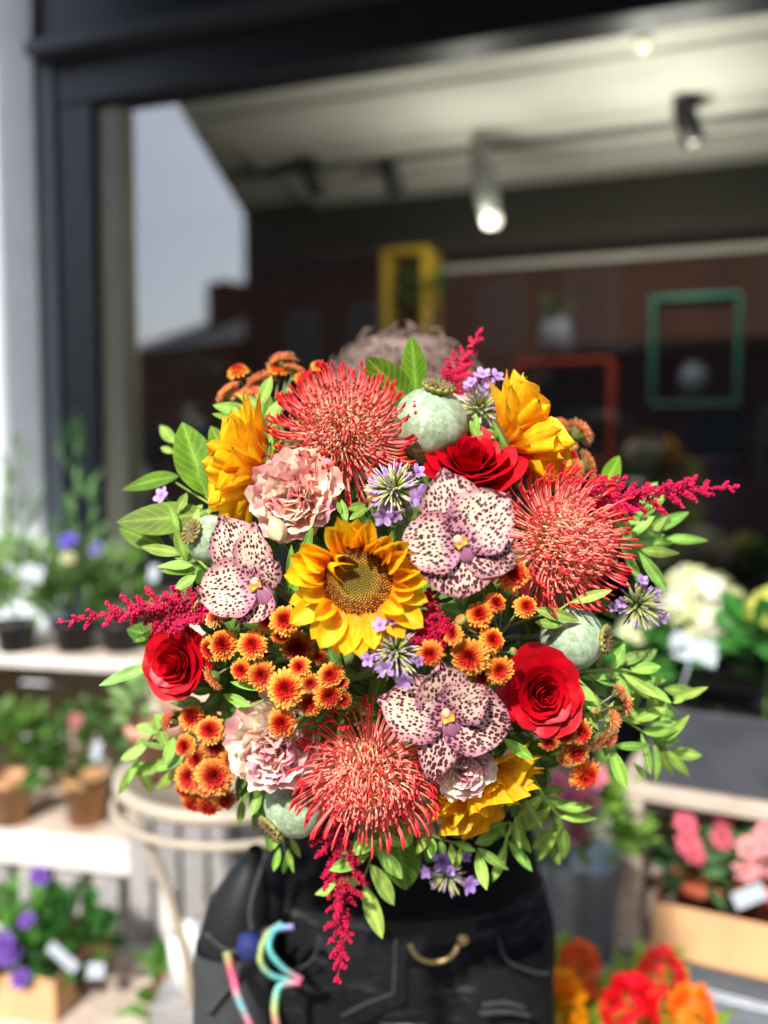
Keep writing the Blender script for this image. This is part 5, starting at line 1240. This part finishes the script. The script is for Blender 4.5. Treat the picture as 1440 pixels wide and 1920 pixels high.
# ---- phlox
def floret_petal():
    def fn(u, v):
        wv = .36 * np.sin(pi * np.clip(.08 + .84 * u, 0, 1)) ** .7 * np.clip(.4 + u, 0, 1)
        return np.stack([u, v * wv, .12 * u * u - .1 * (v * wv) ** 2 * 4 + .05 * np.sin(5 * v) * u], 1), S(150, 108, 190)[None] + (S(196, 160, 218) - S(150, 108, 190))[None] * sm(u, .1, .5)[:, None]
    V, f, c, _ = sheet(6, 5, fn); return MB().add(V, f, c).mesh('petal', M_PETAL)
FP = floret_petal()
def phlox(label, px, py, Rpx, face, flor, nb=90, dz=0., tint=(1, 1, 1)):
    d = dome(px, py) + dz; k = mpp(d); Rr = Rpx * k; M = frame(P(px, py, d), D(*face)); Mi = M.inverted()
    rt = thing('phlox_cluster', label, 'flower', M, GRP)
    mb = MB()
    for i in range(nb):
        t = math.sqrt((i + .5) / nb); a = i * 2.399963; th = t * 1.85
        dr = Vector((math.sin(th) * cos(a), math.sin(th) * sin(a), math.cos(th))); dr = (dr + Vector([rnd(-.14, .14) for _ in range(3)])).normalized()
        L = Rr * rnd(.75, 1.05); s = np.linspace(.25, 1, 7)
        pts = np.array(dr)[None] * (s * L)[:, None]
        rad = np.array([.010, .03, .04, .04, .03, .036, .006]) * Rr * 1.1
        V, f = tube(pts, rad, 5)
        q = rnd(0, 1); lil = S(190, 158, 212) if q < .55 else S(206, 204, 152)
        c = np.repeat(np.array([S(120, 150, 70), S(146, 174, 84), S(172, 188, 104), S(198, 200, 140), lil, lil, lil * 1.05]), 5, 0)
        mb.add(V, f, c)
    bd = link('buds', mb.mesh('buds', M_FLORET), rt); bd['kind'] = 'stuff'
    for (fx, fy, fr, fd) in flor:
        pf = P(fx, fy, d - .012); Mf = Mi @ frame(pf, D(*fd), rnd(0, 6)); fl = thing_part('floret', rt, Mf)
        V, f = tube([(0, 0, -fr * k * 1.2), (0, 0, -fr * k * .3), (0, 0, .0)], [.0008, .001, .0016], 6)
        tb_ = MB().add(V, f, S(170, 120, 190)).mesh('floret', M_PETAL)
        link('tube', tb_, fl)
        for q in range(5):
            s_ = fr * k
            link('petal', FP, fl, R(q * 2 * pi / 5 + rnd(-.1, .1), 'Z') @ R(-rnd(.0, .35), 'Y') @ SC(s_, s_ * 1.05, s_), tint)
    stem_to_bind(rt, M, (0, 0, 0), .002)
def thing_part(name, parent, M):
    V, f = lathe([(0, .0008), (.0011, .0005), (.0011, -.0006), (0, -.0008)], 8)
    return link(name, MB().add(V, f, S(160, 90, 170)).mesh(name, M_PETAL), parent, M)
phlox('phlox cluster of narrow buds above the centre sunflower', 738, 918, 56, (-.05, .15, 1), [(788, 932, 26, (.4, 0, 1)), (718, 968, 21, (-.1, -.5, .9)), (784, 884, 16, (.5, .5, .7)), (742, 966, 14, (.1, -.6, .8))], 130, -.004)
phlox('phlox cluster with lilac florets below the centre sunflower', 742, 1222, 58, (0, .0, 1), [(712, 1172, 16, (-.2, .5, .8)), (690, 1236, 16, (-.6, -.1, .8)), (722, 1252, 20, (-.2, -.3, .9)), (757, 1276, 19, (.1, -.6, .8)), (735, 1165, 11, (.1, .6, .7)), (785, 1240, 12, (.6, -.1, .8))], 130, -.014)
phlox('phlox cluster at the top beside the right sunflower', 900, 770, 62, (.15, .85, .4), [(905, 702, 18, (0, .7, .7)), (932, 704, 16, (.4, .6, .7)), (884, 718, 15, (-.4, .5, .7)), (915, 718, 14, (.1, .4, .9))], 110, .03)
phlox('loose phlox cluster at the right edge under the leafy sprig', 1195, 1135, 55, (.55, .0, .8), [(1203, 1088, 13, (.2, .5, .8)), (1244, 1158, 14, (.6, -.2, .8)), (1165, 1130, 12, (-.2, .1, 1)), (1232, 1112, 10, (.6, .3, .7)), (1150, 1138, 10, (-.4, .1, .8))], 60, .0)
phlox('phlox cluster hanging at the bottom in front of the black top', 838, 1640, 42, (.05, -.55, .8), [(829, 1614, 22, (-.1, .2, 1)), (880, 1658, 20, (.5, -.2, .8)), (798, 1634, 14, (-.5, .0, .8)), (845, 1632, 11, (.2, .1, 1)), (873, 1606, 12, (.3, .4, .8))], 55, -.01, (.9, .9, 1.1))
# one loose lilac petal among the upper left leaves
lp = thing('phlox_floret', 'lone pale lilac floret among the upper left broad leaves', 'flower', frame(P(302, 928, .79), D(-.5, .4, .8)), GRP)
for q in range(5): link('petal', FP, lp, R(q * 2 * pi / 5, 'Z') @ SC(.0085, .0095, .0085), (1.15, 1.15, 1.1))
stem_to_bind(lp, lp.matrix_basis, (0, 0, 0), .001)

# ---- astilbe plumes
ICO = []
def floret_blob():
    V = np.array([(1, 0, 0), (-1, 0, 0), (0, 1, 0), (0, -1, 0), (0, 0, 1), (0, 0, -1)], float)
    f = [(0, 2, 4), (2, 1, 4), (1, 3, 4), (3, 0, 4), (2, 0, 5), (1, 2, 5), (3, 1, 5), (0, 3, 5)]
    return V, f
OV, OF = floret_blob()
def plume(label, axis, wpx, nbr, dens, dz=0., col=S(206, 32, 80), d_tip=.0, side=1.0, lean=.75):
    """axis: pixel polyline from base to tip; side branches shorten towards the tip"""
    s0 = axis[0]; d0 = dome(*s0) + dz; k = mpp(d0)
    M = frame(P(*s0, d0), D((s0[0] - 740) / 500, (1130 - s0[1]) / 450, .6)); Mi = M.inverted()
    rt = thing('astilbe_plume', label, 'flower', M, GRP)
    m = len(axis) - 1
    ax = spline([Mi @ P(x, y, d0 + d_tip * i / m) for i, (x, y) in enumerate(axis)], 40)
    V, f = tube(ax, np.linspace(.0016, .0006, 40), 5); link('stem', MB().add(V, f, S(150, 40, 56)).mesh('stem', M_STEM), rt)
    camdir = np.array((Mi.to_3x3() @ (-FWD))); camdir /= np.linalg.norm(camdir)
    for b in range(nbr):
        t = (b + .3) / nbr; i = min(38, int(t * 39)); p0 = ax[i]; tg = ax[i + 1] - ax[i]; tg /= np.linalg.norm(tg)
        sd = np.cross(tg, camdir); sd /= np.linalg.norm(sd)
        ang = b * 2.2 + rnd(-.3, .3); dr = (sd * cos(ang) + camdir * sin(ang) * .8) * side + tg * lean; dr /= np.linalg.norm(dr)
        L = wpx * k * (1 - t) ** .75 * rnd(.75, 1.2) + 4 * k
        mb = MB(); n = max(6, int(1.5 * dens * (.25 + 1 - t)))
        V, f = tube([p0, p0 + dr * L * .5, p0 + dr * L], .0005, 4); mb.add(V, f, S(160, 40, 60))
        for q in range(n):
            s = rnd(.0, 1.0); w_ = (1 - .75 * s) * L * .22 + .0008
            o = rng.normal(0, 1, 3); o = o / np.linalg.norm(o) * w_ * rnd(.4, 1.)
            r = rnd(.0007, .0014) * (k / .00042)
            Mx = Matrix.Translation(Vector(p0 + dr * L * s + o)) @ R(rnd(0, 6), 'X') @ R(rnd(0, 6), 'Z') @ SC(r * rnd(.6, 1.6), r * rnd(.6, 1.3), r)
            mb.add(OV, OF, np.clip(col * rnd(.65, 1.35) + np.array([.03, 0, .02]) * (random.random() < .3), 0, 1), Mx)
        link('side_branch', mb.mesh('side_branch', M_FLORET, False), rt)
    stem_to_bind(rt, M, (0, 0, 0), .0016, S(130, 70, 60))
plume('crimson astilbe plume pointing left from the bouquet', [(400, 1155), (330, 1140), (240, 1148), (106, 1168)], 72, 32, 120, .005, d_tip=.01)
plume('crimson astilbe plume pointing right from the bouquet', [(1055, 945), (1140, 940), (1260, 922), (1387, 912)], 74, 36, 125, .01, S(204, 26, 78), d_tip=.01)
plume('crimson astilbe plume hanging straight down from the bouquet', [(640, 1540), (640, 1640), (642, 1740), (632, 1846)], 66, 34, 80, .012, S(190, 20, 66), d_tip=-.01)
plume('crimson astilbe plume pointing up at the top of the bouquet', [(835, 745), (860, 690), (906, 613)], 48, 20, 70, .05, S(214, 40, 80))
plume('short crimson astilbe plume seen end on beside the centre sunflower', [(812, 1215), (810, 1165), (806, 1100)], 52, 22, 130, -.012, S(188, 16, 58), side=1.2, lean=.4)

# ---- spray chrysanthemums
def mum_mesh(side=0, dark=0., rings=1.0):
    mb = MB(); n = int(165 * rings)
    V, f = lathe([(0, .22), (.25, .2), (.5, .06), (.55, -.1), (.3, -.38), (.12, -.5), (0, -.5)], 12); mb.add(V, f, S(120, 40, 20) * 1.3 if not side else S(120, 140, 70))
    h_ = rnd(-.06, .06); lf_ = rnd(.85, 1.12)
    pu = np.array([0, .5, .85, 1.0])
    for k in range(n):
        t = math.sqrt((k + .5) / n); a = k * 2.399963 + rnd(-.1, .1)
        el = radians(lerp(82, -14, t ** 1.25)) + rnd(-.12, .12); L = lerp(.28, .66, t ** .9) * rnd(.8, 1.14) * (lf_ if t > .6 else 1); wd = lerp(.055, .095, t)
        rb = .36 * t; zb = .20 * (1 - t * t)
        V = []
        for u in pu:
            w_ = wd * (.6 + .5 * math.sin(pi * min(1, u * .9))) * (1 if u < 1 else .45)
            x = u * L; z = .10 * L * math.sin(pi * u) + (.05 * u * u)
            V += [(x, -w_, z + .03), (x, 0, z), (x, w_, z + .03)]
        f = []
        for i in range(3):
            for j in range(2): q = i * 3 + j; f.append((q, q + 1, q + 4, q + 3))
        o = S(250, 150, 46) if t > .86 else lerp(S(200, 28, 26), S(246, 124, 40), sm(t, .42, .84))
        tip = lerp(S(214, 46, 34), S(254, 184, 76), sm(t, .42 + h_, .82 + h_)) * rnd(.88, 1.08)
        inn = lerp(S(186, 14, 22), S(236, 96, 40), sm(t, .4, .9))
        if side: tip = lerp(S(244, 120, 84), S(255, 208, 140), sm(t, .3, .8)) * rnd(.9, 1.); inn = S(240, 130, 70); o = S(252, 170, 96)
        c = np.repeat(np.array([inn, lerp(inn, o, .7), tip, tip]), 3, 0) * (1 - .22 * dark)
        mb.add(V, f, np.clip(c, 0, 1), R(a, 'Z') @ T(rb, 0, zb) @ R(-el, 'Y'))
    return mb.mesh('bloom', M_PETAL, False)
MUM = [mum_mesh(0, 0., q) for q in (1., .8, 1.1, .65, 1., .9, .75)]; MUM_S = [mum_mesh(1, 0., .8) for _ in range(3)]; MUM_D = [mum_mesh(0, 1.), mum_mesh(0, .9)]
def mum_bud():
    V, f = lathe([(0, -.5), (.3, -.4), (.5, -.1), (.45, .25), (.25, .42), (0, .46)], 12, lambda th, z: .08 * np.sin(6 * th))
    c = np.repeat(np.array([S(104, 130, 66)] * 3 + [S(150, 150, 80), S(190, 110, 70), S(196, 90, 60)]), 12, 0); return MB().add(V, f, c).mesh('bud', M_FLORET)
BUD = mum_bud()
def spray(label, node, blooms, dz=0., tint=(1, 1, 1), droop=0.):
    d0 = dome(*node) + dz + .03; M = frame(P(*node, d0), D((node[0] - 740) / 500, (1130 - node[1]) / 450, .8)); Mi = M.inverted()
    rt = thing('chrysanthemum_spray', label, 'flower', M, GRP)
    for bl in blooms:
        x, y, r = bl[:3]; kind = bl[3] if len(bl) > 3 else 'f'; fd = bl[4] if len(bl) > 4 else (rnd(-.3, .3) + (x - node[0]) / 200, rnd(-.15, .3) + (node[1] - y) / 260, 1)
        dzz = bl[5] if len(bl) > 5 else rnd(-.006, .006)
        d = dome(x, y) + dz + dzz; s_ = r * mpp(d) * 1.08
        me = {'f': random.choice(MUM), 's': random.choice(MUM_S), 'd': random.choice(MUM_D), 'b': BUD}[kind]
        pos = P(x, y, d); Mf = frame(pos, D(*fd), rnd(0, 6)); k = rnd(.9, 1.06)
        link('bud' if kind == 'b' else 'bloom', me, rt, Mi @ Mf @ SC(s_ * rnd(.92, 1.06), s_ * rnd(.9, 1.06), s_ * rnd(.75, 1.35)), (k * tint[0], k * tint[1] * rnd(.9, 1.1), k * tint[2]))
        q = Mi @ (pos - Mf.to_3x3() @ Vector((0, 0, s_ * .4))); zz = Mi.to_3x3() @ (Mf.to_3x3() @ Vector((0, 0, -.02)))
        V, f = tube(bez(q, q + zz, (0, 0, .012), (0, 0, 0), 8), .0009, 5); link('stalk', MB().add(V, f, S(112, 130, 84)).mesh('stalk', M_STEM), rt)
    stem_to_bind(rt, M, (0, 0, 0), .0018, S(100, 120, 66))
U = lambda x, y: (x, y, .35)
spray('orange chrysanthemum spray at the top left, blooms seen from the side', (520, 790),
      [(447, 700, 20, 'f', (-.2, .85, .35)), (428, 737, 26, 's', (-.6, .6, .0)), (455, 742, 24, 's', (-.3, .7, .1)), (492, 716, 30, 's', (-.3, .8, -.1)), (530, 682, 30, 's', (-.25, .9, -.1)), (522, 698, 24, 'f', (.1, .9, .3)), (552, 694, 22, 's', (.3, .8, .0)), (597, 688, 15, 'f', (.1, .6, .6)), (572, 714, 22, 'f', (.3, .8, .3)), (480, 740, 22, 's', (-.2, .7, .3)), (545, 735, 18, 'b', (.1, .6, .5))], .035, (1.0, 1.1, 1.3))
spray('orange chrysanthemum spray at the upper right behind the right sunflower', (1030, 870),
      [(1050, 800, 22, 's', (.4, .7, .1)), (1086, 812, 28, 's', (.7, .6, .0)), (1068, 858, 18, 'f', (.5, .3, .7)), (1100, 872, 28, 's', (.9, .3, .0)), (1078, 838, 16, 'b', (.6, .4, .5)), (1080, 880, 20, 's', (.7, .2, .2))], .045, (1.0, 1.0, 1.2))
spray('chrysanthemum spray with orange red blooms between upper orchid and right rose', (930, 1190),
      [(958, 1076, 34, 'f', (.25, .15, .9)), (928, 1130, 22), (984, 1138, 23), (898, 1153, 25), (921, 1200, 27), (881, 1231, 35), (935, 1256, 29), (850, 1189, 19, 'd'), (807, 1224, 25, 'f', (-.2, -.2, .9)), (905, 1266, 20, 'd', (0, 0, 1), .01), (906, 1090, 14, 'b'), (864, 1163, 22, 'b', (-.4, .6, .5)), (962, 1222, 17, 'b', (.6, .2, .5)), (900, 1170, 18, 'd', (0, 0, 1), .012)], -.018)
spray('chrysanthemum spray of golden orange blooms right of the left rose', (470, 1245),
      [(420, 1209, 32, 'f', (-.1, .2, 1)), (398, 1216, 26, 'f', (-.5, 0, .8), .008), (474, 1209, 32), (534, 1163, 26, 'f', (.15, .2, 1)), (502, 1164, 22, 'f', (-.1, .2, 1), .008), (454, 1256, 24), (491, 1266, 27, 'd'), (401, 1270, 28, 's', (-.7, -.5, .2)), (405, 1160, 20, 's', (-.4, .4, .7)), (526, 1190, 17, 'd', (0, -.2, 1), .012)], -.012)
spray('chrysanthemum spray with the largest golden bloom, above the lower left carnation', (580, 1300),
      [(537, 1291, 38, 'f', (-.1, .1, 1), -.012), (562, 1251, 20), (620, 1266, 26), (582, 1281, 18, 'd'), (616, 1301, 28), (582, 1318, 23, 'd'), (529, 1353, 25, 'f', (0, -.1, 1), -.016), (642, 1312, 18, 'd', (.4, -.1, .8)), (640, 1280, 14, 'd')], -.014)
spray('chrysanthemum spray at the lower left edge under the left rose', (410, 1420),
      [(361, 1347, 28), (394, 1370, 28), (321, 1352, 24, 's', (-.8, .3, .1)), (349, 1398, 24), (372, 1422, 24, 'd'), (358, 1456, 32), (386, 1466, 30), (403, 1453, 36, 'f', (.1, 0, 1), -.012), (402, 1396, 24, 'd', (.1, -.2, .9), .008), (366, 1502, 26, 'f', (-.1, -.6, .7)), (393, 1506, 28, 'f', (0, -.6, .7)), (422, 1496, 26, 'f', (.2, -.6, .7)), (436, 1420, 24, 'd', (.4, -.1, .8), .01), (345, 1480, 20, 'f', (-.4, -.5, .6))], -.004, (1.0, 1.0, 1.5))
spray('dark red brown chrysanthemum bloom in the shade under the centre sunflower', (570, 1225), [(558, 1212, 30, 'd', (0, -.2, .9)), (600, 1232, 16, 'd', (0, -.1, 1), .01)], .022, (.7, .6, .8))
spray('chrysanthemum spray at the lower right under the right rose', (1060, 1340),
      [(1086, 1371, 25), (1078, 1409, 30), (1095, 1449, 30, 'f', (.35, -.35, .8)), (1056, 1374, 24, 'd', (0, -.3, .9)), (1124, 1386, 28, 's', (.5, -.5, .4)), (1146, 1350, 26, 's', (.8, .1, .3)), (1030, 1391, 18, 'd', (-.1, -.4, .8)), (1166, 1320, 24, 's', (.8, .3, .1)), (1113, 1332, 15, 'b', (.4, .1, .8)), (1145, 1384, 20, 's', (.7, -.2, .3)), (1158, 1298, 18, 's', (.7, .5, .1)), (1060, 1425, 16, 's', (-.5, -.5, .5))], -.034, (1.0, 1.05, 1.3))
